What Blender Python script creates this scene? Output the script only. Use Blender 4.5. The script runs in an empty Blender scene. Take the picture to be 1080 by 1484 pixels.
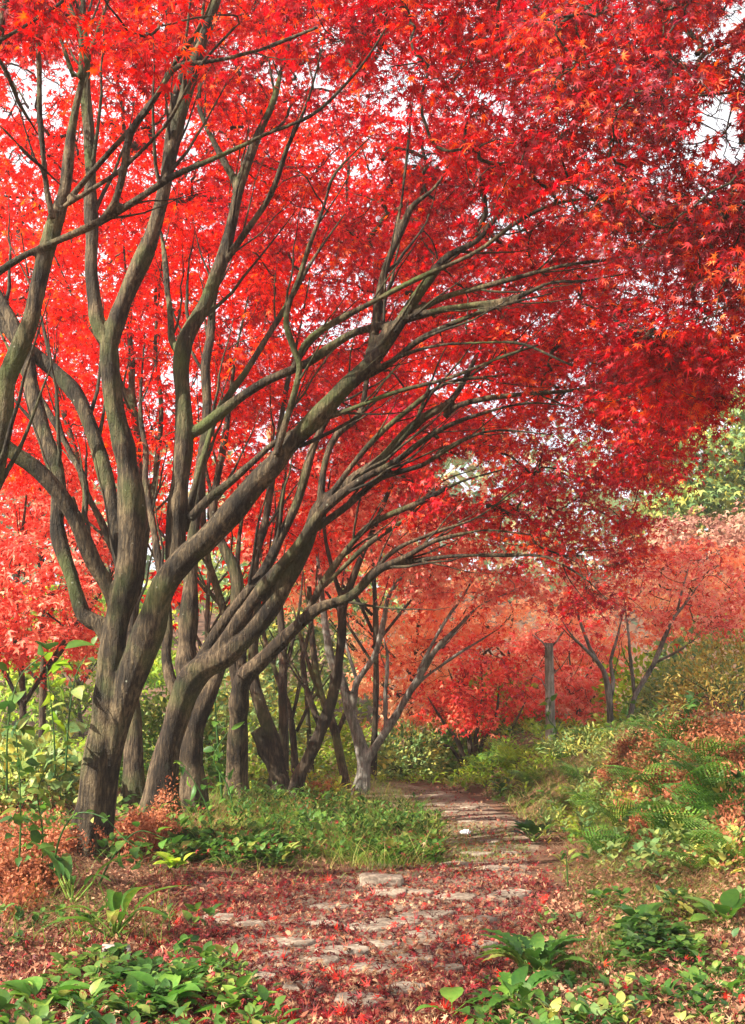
import bpy, math, random
import numpy as np
from mathutils import Vector, noise as mnoise

random.seed(7)
RNG = np.random.default_rng(7)
SC = bpy.context.scene
COL = SC.collection

# ------------------------------------------------------------------ camera
F = 1591.0                      # focal length in photo pixels (photo 1080 x 1580)
PITCH = math.radians(10.3)
CAMZ = 1.2
cam_d = bpy.data.cameras.new("camera")
cam = bpy.data.objects.new("camera", cam_d); COL.objects.link(cam)
cam.location = (0, 0, CAMZ)
cam.rotation_euler = (math.pi / 2 + PITCH, 0, 0)
cam_d.sensor_fit = 'VERTICAL'; cam_d.sensor_height = 24.0
cam_d.lens = 24.0 * F / 1484.0
cam_d.clip_start = 0.05; cam_d.clip_end = 2000
SC.camera = cam

# ------------------------------------------------------------------ light
SUN_EL, SUN_AZ = math.radians(36), math.radians(-116)    # azimuth measured from +Y towards +X
world = bpy.data.worlds.new("World"); SC.world = world; world.use_nodes = True
wn = world.node_tree; wn.nodes.clear()
w_out = wn.nodes.new('ShaderNodeOutputWorld'); w_bg = wn.nodes.new('ShaderNodeBackground')
w_sky = wn.nodes.new('ShaderNodeTexSky'); w_sky.sky_type = 'NISHITA'; w_sky.sun_disc = False
w_sky.sun_elevation = SUN_EL; w_sky.sun_rotation = SUN_AZ
w_sky.air_density = 1.0; w_sky.dust_density = 3.0; w_sky.ozone_density = 1.0
w_mix = wn.nodes.new('ShaderNodeMixRGB'); w_mix.inputs[2].default_value = (3.4, 3.35, 3.4, 1)
w_tc = wn.nodes.new('ShaderNodeTexCoord'); w_no = wn.nodes.new('ShaderNodeTexNoise')
w_no.inputs['Scale'].default_value = 2.2; w_no.inputs['Detail'].default_value = 5
w_rp = wn.nodes.new('ShaderNodeMapRange')
w_rp.inputs['From Min'].default_value = 0.3; w_rp.inputs['From Max'].default_value = 0.6
w_rp.inputs['To Min'].default_value = 0.55; w_rp.inputs['To Max'].default_value = 0.95
wn.links.new(w_tc.outputs['Generated'], w_no.inputs['Vector'])
wn.links.new(w_no.outputs['Fac'], w_rp.inputs['Value'])
wn.links.new(w_rp.outputs['Result'], w_mix.inputs[0])
wn.links.new(w_sky.outputs[0], w_mix.inputs[1])
wn.links.new(w_mix.outputs[0], w_bg.inputs[0]); w_bg.inputs[1].default_value = 0.13
wn.links.new(w_bg.outputs[0], w_out.inputs[0])

sun_d = bpy.data.lights.new("sun", 'SUN'); sun_d.energy = 5.0; sun_d.angle = math.radians(0.5)
sun_d.color = (1.0, 0.93, 0.80)
sun = bpy.data.objects.new("sun", sun_d); COL.objects.link(sun)
sd = Vector((math.sin(SUN_AZ) * math.cos(SUN_EL), math.cos(SUN_AZ) * math.cos(SUN_EL), math.sin(SUN_EL)))
sun.rotation_euler = (-sd).to_track_quat('-Z', 'Y').to_euler()

SC.view_settings.view_transform = 'Standard'; SC.view_settings.look = 'None'
SC.view_settings.exposure = 1.85; SC.view_settings.gamma = 1.0
SC.render.engine = 'CYCLES'; HAZE = True; SC.cycles.volume_max_steps = 64; SC.cycles.volume_bounces = 0
SC.cycles.max_bounces = 9; SC.cycles.diffuse_bounces = 7; SC.cycles.glossy_bounces = 2
SC.cycles.transmission_bounces = 6; SC.cycles.use_denoising = True
SC.cycles.sample_clamp_indirect = 6.0
SC.cycles.caustics_reflective = False; SC.cycles.caustics_refractive = False

# ------------------------------------------------------------------ geometry helpers
CP, SP = math.cos(PITCH), math.sin(PITCH)

def ray(x, y):
    a = (np.asarray(x, float) - 540) / F; b = (742 - np.asarray(y, float)) / F
    return a, CP - b * SP, SP + b * CP

def at(x, y, D):
    """the point on the line of sight through photo pixel x, y that lies D metres ahead"""
    dx, dy, dz = ray(x, y)
    t = D / dy
    return np.stack([dx * t, np.zeros_like(dx * t) + D, CAMZ + dz * t], -1)

def sstep(a, b, v):
    t = np.clip((v - a) / (b - a), 0, 1); return t * t * (3 - 2 * t)

PY = np.array([-5, 3, 4.3, 6.1, 7.6, 8.8, 11.4, 14.4, 16.6, 18.5, 21, 26.])
PX = np.array([-.15, -.1, -.08, -.05, .22, .55, 1.0, .92, .55, 0.05, -.9, -3.])
PW = np.array([.95, .95, .95, .95, .9, .8, .75, .75, .8, .8, .8, .8])
def path_x(Y): return np.interp(Y, PY, PX)
def path_w(Y): return np.interp(Y, PY, PW)

def vnoise(X, Y, s, seed=0.0):
    """cheap smooth value noise, vectorised"""
    X = np.asarray(X, float) * s + seed * 17.3; Y = np.asarray(Y, float) * s + seed * 9.1
    xi, yi = np.floor(X), np.floor(Y); fx, fy = X - xi, Y - yi
    fx = fx * fx * (3 - 2 * fx); fy = fy * fy * (3 - 2 * fy)
    def hsh(a, b):
        v = np.sin(a * 127.1 + b * 311.7) * 43758.5453
        return v - np.floor(v)
    return (hsh(xi, yi) * (1 - fx) + hsh(xi + 1, yi) * fx) * (1 - fy) + (hsh(xi, yi + 1) * (1 - fx) + hsh(xi + 1, yi + 1) * fx) * fy

def terrain(X, Y):
    X = np.asarray(X, float); Y = np.asarray(Y, float)
    d = X - path_x(Y); w = path_w(Y)
    amp = (0.22 + 0.9 * sstep(6.5, 11, Y)) * (1 - .3 * sstep(12.5, 16, Y))
    d = X - np.maximum(path_x(Y), .35)
    r = sstep(w + 0.1, w + 2.3 - 0.7 * sstep(8, 12, Y), d) * amp + 0.25 * sstep(w + 2, w + 8, d) * amp
    d = X - path_x(Y)
    l = sstep(w + 0.6, w + 2.4, -d) * 0.12 * sstep(7, 10, Y)
    off = np.clip(np.abs(d) - w, 0, 1)
    bumps = (vnoise(X, Y, 1.3, 1) - .5) * .16 * off + (vnoise(X, Y, 4, 2) - .5) * .05 * off
    fine = (vnoise(X, Y, 2.2, 3) - .5) * .03 + (vnoise(X, Y, 7, 4) - .5) * .018
    far = sstep(24, 75, Y) * 9.0 + sstep(14, 60, np.abs(X)) * 5
    h = r + l + bumps + fine + far
    return h

def ground_at(x, y):
    """where the line of sight through a photo pixel meets the ground"""
    x = np.atleast_1d(np.asarray(x, float)); y = np.atleast_1d(np.asarray(y, float))
    dx, dy, dz = ray(x, y)
    Ds = np.concatenate([np.arange(3, 20, .05), np.arange(20, 60, .3)])
    res = np.full((len(x), 3), np.nan)
    done = np.zeros(len(x), bool)
    for D in Ds:
        t = D / dy; X = dx * t; Z = CAMZ + dz * t
        H = terrain(X, np.full_like(X, D))
        hit = (~done) & (Z <= H)
        res[hit] = np.stack([X, np.full_like(X, D), H], -1)[hit]
        done |= hit
        if done.all(): break
    return res

def build(name, V, Fq, mat, parent=None, rnd=None, smooth=False, mats=None, loc=None):
    """link ONE mesh object from numpy arrays; Fq is a list of (n,k) face arrays"""
    V = np.ascontiguousarray(V, np.float32)
    if loc is not None: V = V - np.asarray(loc, np.float32)
    me = bpy.data.meshes.new(name)
    if not isinstance(Fq, (list, tuple)): Fq = [Fq]
    Fq = [np.asarray(f, np.int32) for f in Fq if len(f)]
    nl = sum(f.size for f in Fq); nf = sum(len(f) for f in Fq)
    me.vertices.add(len(V)); me.vertices.foreach_set('co', V.ravel())
    me.loops.add(nl); me.loops.foreach_set('vertex_index', np.concatenate([f.ravel() for f in Fq]))
    tot = np.concatenate([np.full(len(f), f.shape[1], np.int32) for f in Fq])
    st = np.concatenate([[0], np.cumsum(tot)[:-1]]).astype(np.int32)
    me.polygons.add(nf); me.polygons.foreach_set('loop_start', st); me.polygons.foreach_set('loop_total', tot)
    if smooth: me.polygons.foreach_set('use_smooth', np.ones(nf, bool))
    if rnd is not None:
        a = me.attributes.new('rnd', 'FLOAT', 'POINT'); a.data.foreach_set('value', np.asarray(rnd, np.float32))
    me.update(calc_edges=True)
    me.materials.append(mat)
    o = bpy.data.objects.new(name, me); COL.objects.link(o)
    if parent is not None: o.parent = parent
    if loc is not None and parent is None: o.location = loc
    return o

def empty(name, loc, label, cat, group=None, rz=0):
    o = bpy.data.objects.new(name, None); COL.objects.link(o)
    o.empty_display_size = .1
    o.location = [float(v) for v in loc]; o.rotation_euler = (0, 0, rz)
    tag(o, label, cat, group); return o

def tag(o, label=None, cat=None, group=None, kind=None):
    if label: o['label'] = label
    if cat: o['category'] = cat
    if group: o['group'] = group
    if kind: o['kind'] = kind
    return o

def copy_tree(o, parent=None):
    c = o.copy(); COL.objects.link(c); c.parent = parent
    for ch in list(o.children): copy_tree(ch, c)
    return c

class Buf:
    def __init__(s): s.V = []; s.Q = []; s.T = []; s.R = []; s.n = 0
    def add(s, V, Q=None, T=None, r=0.5):
        V = np.asarray(V, float).reshape(-1, 3)
        s.V.append(V); s.R.append(np.broadcast_to(r, (len(V),)))
        if Q is not None and len(Q): s.Q.append(np.asarray(Q).reshape(-1, 4) + s.n)
        if T is not None and len(T): s.T.append(np.asarray(T).reshape(-1, 3) + s.n)
        s.n += len(V)
    def build(s, name, mat, parent=None, smooth=False, loc=None):
        fs = []
        if s.Q: fs.append(np.concatenate(s.Q))
        if s.T: fs.append(np.concatenate(s.T))
        return build(name, np.concatenate(s.V), fs, mat, parent, np.concatenate(s.R), smooth, loc=loc)

def norm(v): return v / np.maximum(np.linalg.norm(v, axis=-1, keepdims=True), 1e-9)

def scatter(buf, TV, TQ, P, X, N, S, R, curl=None):
    """copies of a leaf template: origin P, long axis X, normal N, scale S, random value R"""
    n = len(P)
    if n == 0: return
    X = norm(X); N = norm(N - (N * X).sum(-1, keepdims=True) * X); Y = np.cross(N, X)
    V = TV[None].repeat(n, 0) * np.asarray(S).reshape(-1, 1, 1)
    if curl is not None:
        rr = (TV[:, 0] ** 2 + TV[:, 1] ** 2)[None]
        V[:, :, 2] -= rr * np.asarray(curl).reshape(-1, 1) * np.asarray(S).reshape(-1, 1)
    W = P[:, None] + V[:, :, :1] * X[:, None] + V[:, :, 1:2] * Y[:, None] + V[:, :, 2:3] * N[:, None]
    Q = TQ[None] + (np.arange(n) * len(TV))[:, None, None]
    k = TQ.shape[1]
    buf.add(W.reshape(-1, 3), Q.reshape(-1, k) if k == 4 else None, Q.reshape(-1, k) if k == 3 else None,
            np.repeat(R, len(TV)))

def palmate(lobes):
    spec = {7: [(-126, .42), (-82, .74), (-39, .93), (0, 1), (39, .93), (82, .74), (126, .42)],
            5: [(-100, .62), (-48, .9), (0, 1), (48, .9), (100, .62)],
            3: [(-62, .85), (0, 1), (62, .85)]}[lobes]
    V = [(0, 0, 0)]; ang = [a for a, _ in spec]
    notch = [ang[0] - 24] + [(ang[i] + ang[i + 1]) / 2 for i in range(len(ang) - 1)] + [ang[-1] + 24]
    nr = [.12] + [.27] * (len(ang) - 1) + [.12]
    if lobes == 3: nr = [.3, .42, .42, .3]
    for i, (a, l) in enumerate(spec):
        V.append((nr[i] * math.cos(math.radians(notch[i])), nr[i] * math.sin(math.radians(notch[i])), .03))
        V.append((l * math.cos(math.radians(a)), l * math.sin(math.radians(a)), -.04))
    V.append((nr[-1] * math.cos(math.radians(notch[-1])), nr[-1] * math.sin(math.radians(notch[-1])), .03))
    Q = [(0, 1 + 2 * i, 2 + 2 * i, 3 + 2 * i) for i in range(len(spec))]
    return np.array(V), np.array(Q)
LEAF7, LEAF5, LEAF3 = palmate(7), palmate(5), palmate(3)

def ovate(wd=.5, rows=5, fold=.12, curve=.35, rip=0.):
    V = []; Q = []
    for i in range(rows + 1):
        t = i / rows
        w = wd * (math.sin(math.pi * t ** .75) ** .8) * .5 if 0 < t < 1 else .012
        z = .25 * t - curve * t * t
        q = rip * (1 if i % 2 else -1) * (0 < t < 1)
        V += [(t, -w * (1 + q), z + fold * w * 2 + q * .25), (t, 0, z), (t, w * (1 - q), z + fold * w * 2 + q * .2)]
    for i in range(rows):
        b = i * 3
        Q += [(b, b + 3, b + 4, b + 1), (b + 1, b + 4, b + 5, b + 2)]
    return np.array(V), np.array(Q)
OVATE = ovate(.62); OVNARROW = ovate(.3, 6, .15, .5); OVBIG = ovate(.42, 12, .2, .7, .10)
RHOMB = (np.array([(0, 0, 0), (.5, -.26, .03), (1, 0, -.05), (.5, .26, .03)]), np.array([(0, 1, 2, 3)]))

def blade(seg=4, bend=.6):
    V = []; Q = []
    for i in range(seg + 1):
        t = i / seg; w = .5 * (1 - t) ** .7 * (1 if i < seg else 0) + .02
        V += [(t * (1 - .12 * bend), -w, -bend * t * t), (t * (1 - .12 * bend), w, -bend * t * t)]
    for i in range(seg): Q.append((2 * i, 2 * i + 2, 2 * i + 3, 2 * i + 1))
    return np.array(V, float), np.array(Q)

def rand_unit(n, rng=RNG):
    v = rng.normal(size=(n, 3)); return norm(v)

def tubes(buf, P, R, sides=4, r=0.5):
    """P (n,k,3) centre lines, R (n,k) radii -> n tubes"""
    P = np.asarray(P, float); R = np.asarray(R, float); n, k, _ = P.shape
    T = np.empty_like(P); T[:, 1:-1] = P[:, 2:] - P[:, :-2]; T[:, 0] = P[:, 1] - P[:, 0]; T[:, -1] = P[:, -1] - P[:, -2]
    T = norm(T)
    ref = np.zeros((n, 1, 3)); main = norm(P[:, -1] - P[:, 0])
    usex = np.abs(main[:, 2]) > .8
    ref[:, 0, 2] = 1; ref[usex, 0] = (1, 0, 0)
    A = norm(np.cross(T, np.broadcast_to(ref, T.shape))); B = np.cross(T, A)
    th = np.arange(sides) / sides * 2 * math.pi
    V = P[:, :, None] + R[:, :, None, None] * (np.cos(th)[None, None, :, None] * A[:, :, None] + np.sin(th)[None, None, :, None] * B[:, :, None])
    i = np.arange(k - 1)[:, None]; j = np.arange(sides)[None]; j2 = (j + 1) % sides
    q = np.stack([i * sides + j, i * sides + j2, (i + 1) * sides + j2, (i + 1) * sides + j], -1).reshape(-1, 4)
    Q = q[None] + (np.arange(n) * k * sides)[:, None, None]
    buf.add(V.reshape(-1, 3), Q.reshape(-1, 4), None, r)

def catmull(P, n_per):
    P = np.asarray(P, float)
    Q = np.vstack([2 * P[0] - P[1], P, 2 * P[-1] - P[-2]])
    out = []
    for i in range(1, len(Q) - 2):
        L = np.linalg.norm(Q[i + 1][:3] - Q[i][:3]); m = max(2, int(L / n_per))
        t = (np.arange(m) / m)[:, None]
        a, b, c, d = Q[i - 1], Q[i], Q[i + 1], Q[i + 2]
        out.append(.5 * (2 * b + (c - a) * t + (2 * a - 5 * b + 4 * c - d) * t ** 2 + (3 * b - a - 3 * c + d) * t ** 3))
    out.append(P[-1:]); return np.vstack(out)

def trunk_tube(buf, P, R, sides, flute, seed, flare=False):
    k = len(P); T = np.gradient(P, axis=0); T = norm(T)
    A = np.empty_like(P); a = np.array([1., 0, 0]) if abs(T[0][0]) < .9 else np.array([0, 1., 0])
    for i in range(k):
        a = a - np.dot(a, T[i]) * T[i]; a /= np.linalg.norm(a); A[i] = a
    B = np.cross(T, A)
    th = np.arange(sides) / sides * 2 * math.pi
    s = np.cumsum(np.r_[0, np.linalg.norm(np.diff(P, axis=0), axis=1)])
    mod = 1 + flute * (np.sin(3 * th[None] + seed + s[:, None] * 1.1) * .6 + np.sin(5 * th[None] + seed * 2 - s[:, None] * 2.3) * .5 + .6 * np.sin(s[:, None] * 5 + 2 * th[None] + seed * 3))
    if flare:
        fl = np.exp(-s / .26)[:, None]
        mod = mod * (1 + fl * (.42 + .45 * np.sin(5 * th[None] + seed)))
    rad = R[:, None] * mod
    V = P[:, None] + rad[..., None] * (np.cos(th)[None, :, None] * A[:, None] + np.sin(th)[None, :, None] * B[:, None])
    i = np.arange(k - 1)[:, None]; j = np.arange(sides)[None]; j2 = (j + 1) % sides
    q = np.stack([i * sides + j, i * sides + j2, (i + 1) * sides + j2, (i + 1) * sides + j], -1).reshape(-1, 4)
    n0 = k * sides
    V = np.vstack([V.reshape(-1, 3), P[:1], P[-1:]])
    t1 = np.stack([np.full(sides, n0), (np.arange(sides) + 1) % sides, np.arange(sides)], -1)
    t2 = np.stack([np.full(sides, n0 + 1), (k - 1) * sides + np.arange(sides), (k - 1) * sides + (np.arange(sides) + 1) % sides], -1)
    buf.add(V, q, np.vstack([t1, t2]))

# ------------------------------------------------------------------ materials
def mat_new(name):
    m = bpy.data.materials.new(name); m.use_nodes = True
    nt = m.node_tree; nt.nodes.clear()
    out = nt.nodes.new('ShaderNodeOutputMaterial'); return m, nt, out

def ramp(nt, stops, fac):
    r = nt.nodes.new('ShaderNodeValToRGB'); e = r.color_ramp.elements
    e[0].position, e[0].color = stops[0][0], (*stops[0][1], 1)
    e[1].position, e[1].color = stops[-1][0], (*stops[-1][1], 1)
    for p, c in stops[1:-1]:
        x = e.new(p); x.color = (*c, 1)
    nt.links.new(fac, r.inputs[0]); return r.outputs[0]

def leaf_mat(name, stops, transl=.5, rough=.45, spec=.25, patch=2.0, tint=None):
    m, nt, out = mat_new(name); L = nt.links.new
    at_ = nt.nodes.new('ShaderNodeAttribute'); at_.attribute_name = 'rnd'
    geo = nt.nodes.new('ShaderNodeNewGeometry')
    no = nt.nodes.new('ShaderNodeTexNoise'); no.inputs['Scale'].default_value = patch; no.inputs['Detail'].default_value = 2
    L(geo.outputs['Position'], no.inputs['Vector'])
    ma = nt.nodes.new('ShaderNodeMath'); ma.operation = 'MULTIPLY_ADD'; ma.inputs[1].default_value = 1.3; ma.inputs[2].default_value = -.65
    L(no.outputs['Fac'], ma.inputs[0])
    ad = nt.nodes.new('ShaderNodeMath'); ad.operation = 'ADD'; ad.use_clamp = True
    L(at_.outputs['Fac'], ad.inputs[0]); L(ma.outputs[0], ad.inputs[1])
    n5 = nt.nodes.new('ShaderNodeTexNoise'); n5.inputs['Scale'].default_value = 45; n5.inputs['Detail'].default_value = 3
    L(geo.outputs['Position'], n5.inputs['Vector'])
    m5 = nt.nodes.new('ShaderNodeMath'); m5.operation = 'MULTIPLY_ADD'; m5.inputs[1].default_value = .5; m5.inputs[2].default_value = -.25
    L(n5.outputs['Fac'], m5.inputs[0])
    a5 = nt.nodes.new('ShaderNodeMath'); a5.operation = 'ADD'; a5.use_clamp = True; L(ad.outputs[0], a5.inputs[0]); L(m5.outputs[0], a5.inputs[1])
    c = ramp(nt, stops, a5.outputs[0])
    p = nt.nodes.new('ShaderNodeBsdfPrincipled'); L(c, p.inputs['Base Color'])
    p.inputs['Roughness'].default_value = rough; p.inputs['Specular IOR Level'].default_value = spec
    t = nt.nodes.new('ShaderNodeBsdfTranslucent')
    hs = nt.nodes.new('ShaderNodeHueSaturation'); hs.inputs['Value'].default_value = 1.25; hs.inputs['Saturation'].default_value = 1.05
    L(c, hs.inputs['Color']); L(hs.outputs[0], t.inputs['Color'])
    mx = nt.nodes.new('ShaderNodeMixShader'); mx.inputs[0].default_value = transl
    L(p.outputs[0], mx.inputs[1]); L(t.outputs[0], mx.inputs[2]); L(mx.outputs[0], out.inputs[0])
    return m

def bark_mat(name, dark, mid, light, moss=(.09, .12, .03), moss_amt=.35, rough=.85):
    m, nt, out = mat_new(name); L = nt.links.new
    geo = nt.nodes.new('ShaderNodeNewGeometry')
    mp = nt.nodes.new('ShaderNodeMapping'); mp.inputs['Scale'].default_value = (1, 1, .16); L(geo.outputs['Position'], mp.inputs[0])
    n1 = nt.nodes.new('ShaderNodeTexNoise'); n1.inputs['Scale'].default_value = 34; n1.inputs['Detail'].default_value = 6; n1.inputs['Roughness'].default_value = .65; L(mp.outputs[0], n1.inputs['Vector'])
    n2 = nt.nodes.new('ShaderNodeTexNoise'); n2.inputs['Scale'].default_value = 3.2; n2.inputs['Detail'].default_value = 5; L(geo.outputs['Position'], n2.inputs['Vector'])
    n3 = nt.nodes.new('ShaderNodeTexNoise'); n3.inputs['Scale'].default_value = 60; n3.inputs['Detail'].default_value = 3; L(geo.outputs['Position'], n3.inputs['Vector'])
    mm = nt.nodes.new('ShaderNodeMixRGB'); mm.inputs[0].default_value = .45; L(n1.outputs['Fac'], mm.inputs[1]); L(n2.outputs['Fac'], mm.inputs[2])
    c = ramp(nt, [(.40, dark), (.5, mid), (.61, light)], mm.outputs[0])
    # moss, by broad noise
    mr = nt.nodes.new('ShaderNodeMapRange'); mr.inputs['From Min'].default_value = .5; mr.inputs['From Max'].default_value = .68
    mr.inputs['To Max'].default_value = moss_amt
    n4 = nt.nodes.new('ShaderNodeTexNoise'); n4.inputs['Scale'].default_value = 1.7; n4.inputs['Detail'].default_value = 7; L(geo.outputs['Position'], n4.inputs['Vector'])
    L(n4.outputs['Fac'], mr.inputs['Value'])
    mo = nt.nodes.new('ShaderNodeMixRGB'); mo.inputs[2].default_value = (*moss, 1); L(mr.outputs[0], mo.inputs[0]); L(c, mo.inputs[1])
    # pale lichen spots
    vo = nt.nodes.new('ShaderNodeTexVoronoi'); vo.inputs['Scale'].default_value = 13; L(geo.outputs['Position'], vo.inputs['Vector'])
    lr = nt.nodes.new('ShaderNodeMapRange'); lr.inputs['From Min'].default_value = .17; lr.inputs['From Max'].default_value = .10; lr.inputs['To Max'].default_value = .5
    vs = nt.nodes.new('ShaderNodeSeparateColor'); L(vo.outputs['Color'], vs.inputs[0])
    vg = nt.nodes.new('ShaderNodeMath'); vg.operation = 'MULTIPLY_ADD'; vg.inputs[1].default_value = .35; L(vs.outputs[0], vg.inputs[0]); L(vo.outputs['Distance'], vg.inputs[2])
    L(vg.outputs[0], lr.inputs['Value'])
    li = nt.nodes.new('ShaderNodeMixRGB'); li.inputs[2].default_value = (.36, .37, .28, 1); L(lr.outputs[0], li.inputs[0]); L(mo.outputs[0], li.inputs[1])
    mp2 = nt.nodes.new('ShaderNodeMapping'); mp2.inputs['Scale'].default_value = (1, 1, .16)
    wz = nt.nodes.new('ShaderNodeVectorMath'); wz.operation = 'MULTIPLY_ADD'; wz.inputs[1].default_value = (.05, .05, .15); L(n2.outputs['Color'], wz.inputs[0]); L(geo.outputs['Position'], wz.inputs[2]); L(wz.outputs[0], mp2.inputs[0])
    vc = nt.nodes.new('ShaderNodeTexVoronoi'); vc.feature = 'DISTANCE_TO_EDGE'; vc.inputs['Scale'].default_value = 55; L(mp2.outputs[0], vc.inputs['Vector'])
    cr = nt.nodes.new('ShaderNodeMapRange'); cr.inputs['From Max'].default_value = .09; cr.inputs['To Min'].default_value = .72; L(vc.outputs['Distance'], cr.inputs['Value'])
    ck = nt.nodes.new('ShaderNodeMixRGB'); ck.blend_type = 'MULTIPLY'; ck.inputs[0].default_value = 1; L(li.outputs[0], ck.inputs[1]); L(cr.outputs[0], ck.inputs[2])
    p = nt.nodes.new('ShaderNodeBsdfPrincipled'); p.inputs['Roughness'].default_value = rough; p.inputs['Specular IOR Level'].default_value = .25
    L(ck.outputs[0], p.inputs['Base Color'])
    ba = nt.nodes.new('ShaderNodeMath'); ba.operation = 'MULTIPLY_ADD'; ba.inputs[1].default_value = .35; L(n3.outputs['Fac'], ba.inputs[0])
    b2 = nt.nodes.new('ShaderNodeMath'); b2.operation = 'MULTIPLY_ADD'; b2.inputs[1].default_value = .35; L(cr.outputs[0], b2.inputs[0]); L(n1.outputs['Fac'], b2.inputs[2]); L(b2.outputs[0], ba.inputs[2])
    bu = nt.nodes.new('ShaderNodeBump'); bu.inputs['Strength'].default_value = 1.0; bu.inputs['Distance'].default_value = .03
    L(ba.outputs[0], bu.inputs['Height']); L(bu.outputs[0], p.inputs['Normal'])
    L(p.outputs[0], out.inputs[0]); return m

def noise_mat(name, stops, scale=6, detail=8, bump=.5, bdist=.02, rough=.9, scale2=40):
    m, nt, out = mat_new(name); L = nt.links.new
    geo = nt.nodes.new('ShaderNodeNewGeometry')
    n1 = nt.nodes.new('ShaderNodeTexNoise'); n1.inputs['Scale'].default_value = scale; n1.inputs['Detail'].default_value = detail; n1.inputs['Roughness'].default_value = .7
    n2 = nt.nodes.new('ShaderNodeTexNoise'); n2.inputs['Scale'].default_value = scale2; n2.inputs['Detail'].default_value = 5
    L(geo.outputs['Position'], n1.inputs['Vector']); L(geo.outputs['Position'], n2.inputs['Vector'])
    mx = nt.nodes.new('ShaderNodeMixRGB'); mx.inputs[0].default_value = .4; L(n1.outputs['Fac'], mx.inputs[1]); L(n2.outputs['Fac'], mx.inputs[2])
    c = ramp(nt, stops, mx.outputs[0])
    p = nt.nodes.new('ShaderNodeBsdfPrincipled'); p.inputs['Roughness'].default_value = rough; p.inputs['Specular IOR Level'].default_value = .2
    L(c, p.inputs['Base Color'])
    bu = nt.nodes.new('ShaderNodeBump'); bu.inputs['Strength'].default_value = bump; bu.inputs['Distance'].default_value = bdist
    L(mx.outputs[0], bu.inputs['Height']); L(bu.outputs[0], p.inputs['Normal']); L(p.outputs[0], out.inputs[0])
    return m

M = {}
M['bark'] = bark_mat('maple_bark', (.010, .007, .004), (.042, .030, .017), (.155, .113, .062), moss_amt=.7)
M['bark_dark'] = bark_mat('dark_bark', (.010, .007, .005), (.035, .024, .015), (.10, .07, .042), moss_amt=.25)
M['bark_brown'] = bark_mat('brown_bark', (.009, .006, .004), (.042, .028, .016), (.15, .105, .06), moss_amt=.45)
M['bark_grey'] = bark_mat('grey_bark', (.06, .055, .047), (.17, .155, .13), (.34, .32, .27), moss_amt=.2)
M['bark_lit'] = bark_mat('lit_dead_wood', (.12, .11, .09), (.27, .25, .2), (.45, .42, .36), moss_amt=.15)  # lighter copy of the grey bark; lit look of the pillar put into colour
M['twig'] = bark_mat('twig_bark', (.012, .009, .006), (.038, .028, .017), (.10, .078, .042), moss_amt=.3)
RED = [(0, (.18, .008, .012)), (.25, (.42, .012, .014)), (.5, (.70, .013, .014)), (.75, (.84, .028, .014)), (1, (.92, .13, .02))]
M['red'] = leaf_mat('red_maple_leaf', RED, .5, .5, .15)
M['deep'] = leaf_mat('deep_red_maple_leaf', [(0, (.11, .008, .014)), (.3, (.27, .009, .016)), (.6, (.52, .010, .018)), (.88, (.74, .025, .018)), (1, (.86, .14, .03))], .48, .45, .2)
M['crimson'] = leaf_mat('crimson_maple_leaf', [(0, (.20, .012, .03)), (.3, (.42, .014, .03)), (.6, (.68, .02, .028)), (.85, (.82, .045, .02)), (1, (.86, .15, .04))], .45)
M['dull'] = leaf_mat('dull_crimson_leaf', [(0, (.09, .014, .024)), (.35, (.27, .022, .036)), (.6, (.50, .028, .032)), (.85, (.72, .06, .025)), (1, (.8, .22, .06))], .4, .42, .35)
M['scarlet'] = leaf_mat('scarlet_maple_leaf', [(0, (.22, .008, .010)), (.22, (.5, .012, .010)), (.45, (.80, .015, .014)), (.75, (.92, .04, .018)), (1, (.95, .16, .04))], .6, .5, .12)
M['salmon'] = leaf_mat('salmon_maple_leaf', [(0, (.50, .03, .03)), (.3, (.80, .11, .08)), (.6, (.90, .25, .18)), (.8, (.92, .38, .26)), (1, (.93, .5, .32))], .45)
M['rose'] = leaf_mat('rose_red_leaf', [(0, (.3, .01, .02)), (.35, (.7, .035, .035)), (.7, (.9, .15, .09)), (1, (.94, .38, .22))], .5)
M['coral'] = leaf_mat('sunlit_coral_leaf', [(0, (.66, .10, .06)), (.3, (.93, .32, .17)), (.65, (.97, .55, .30)), (1, (.98, .72, .42))], .6, patch=.7)  # paled past leaf colour, standing in for sunlight the nearer crowns block
M['pink'] = leaf_mat('faded_pink_leaf', [(0, (.26, .10, .08)), (.5, (.46, .22, .16)), (1, (.62, .40, .26))], .4)
M['orange'] = leaf_mat('orange_leaf', [(0, (.5, .08, .02)), (.5, (.75, .22, .06)), (1, (.8, .4, .15))], .45)
M['lime'] = leaf_mat('lime_leaf', [(0, (.07, .17, .02)), (.5, (.24, .38, .035)), (1, (.52, .55, .07))], .5)
M['green'] = leaf_mat('fresh_green_leaf', [(0, (.03, .10, .02)), (.5, (.09, .22, .03)), (1, (.25, .38, .06))], .4)
M['herb'] = leaf_mat('verge_herb_leaf', [(0, (.018, .055, .014)), (.4, (.05, .125, .022)), (.75, (.13, .23, .04)), (1, (.33, .32, .08))], .4, patch=2.5)
M['dkgreen'] = leaf_mat('dark_green_leaf', [(0, (.015, .05, .012)), (.5, (.04, .115, .02)), (1, (.10, .20, .03))], .3, .45, .3)
M['mixgreen'] = leaf_mat('mixed_green_leaf', [(0, (.06, .14, .05)), (.4, (.18, .28, .09)), (.7, (.34, .38, .1)), (1, (.6, .5, .1))], .4)
M['grass'] = leaf_mat('grass_blade', [(0, (.03, .10, .015)), (.45, (.10, .22, .03)), (.68, (.25, .32, .05)), (.85, (.45, .36, .12)), (1, (.5, .3, .14))], .4, patch=1.4)
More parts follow.
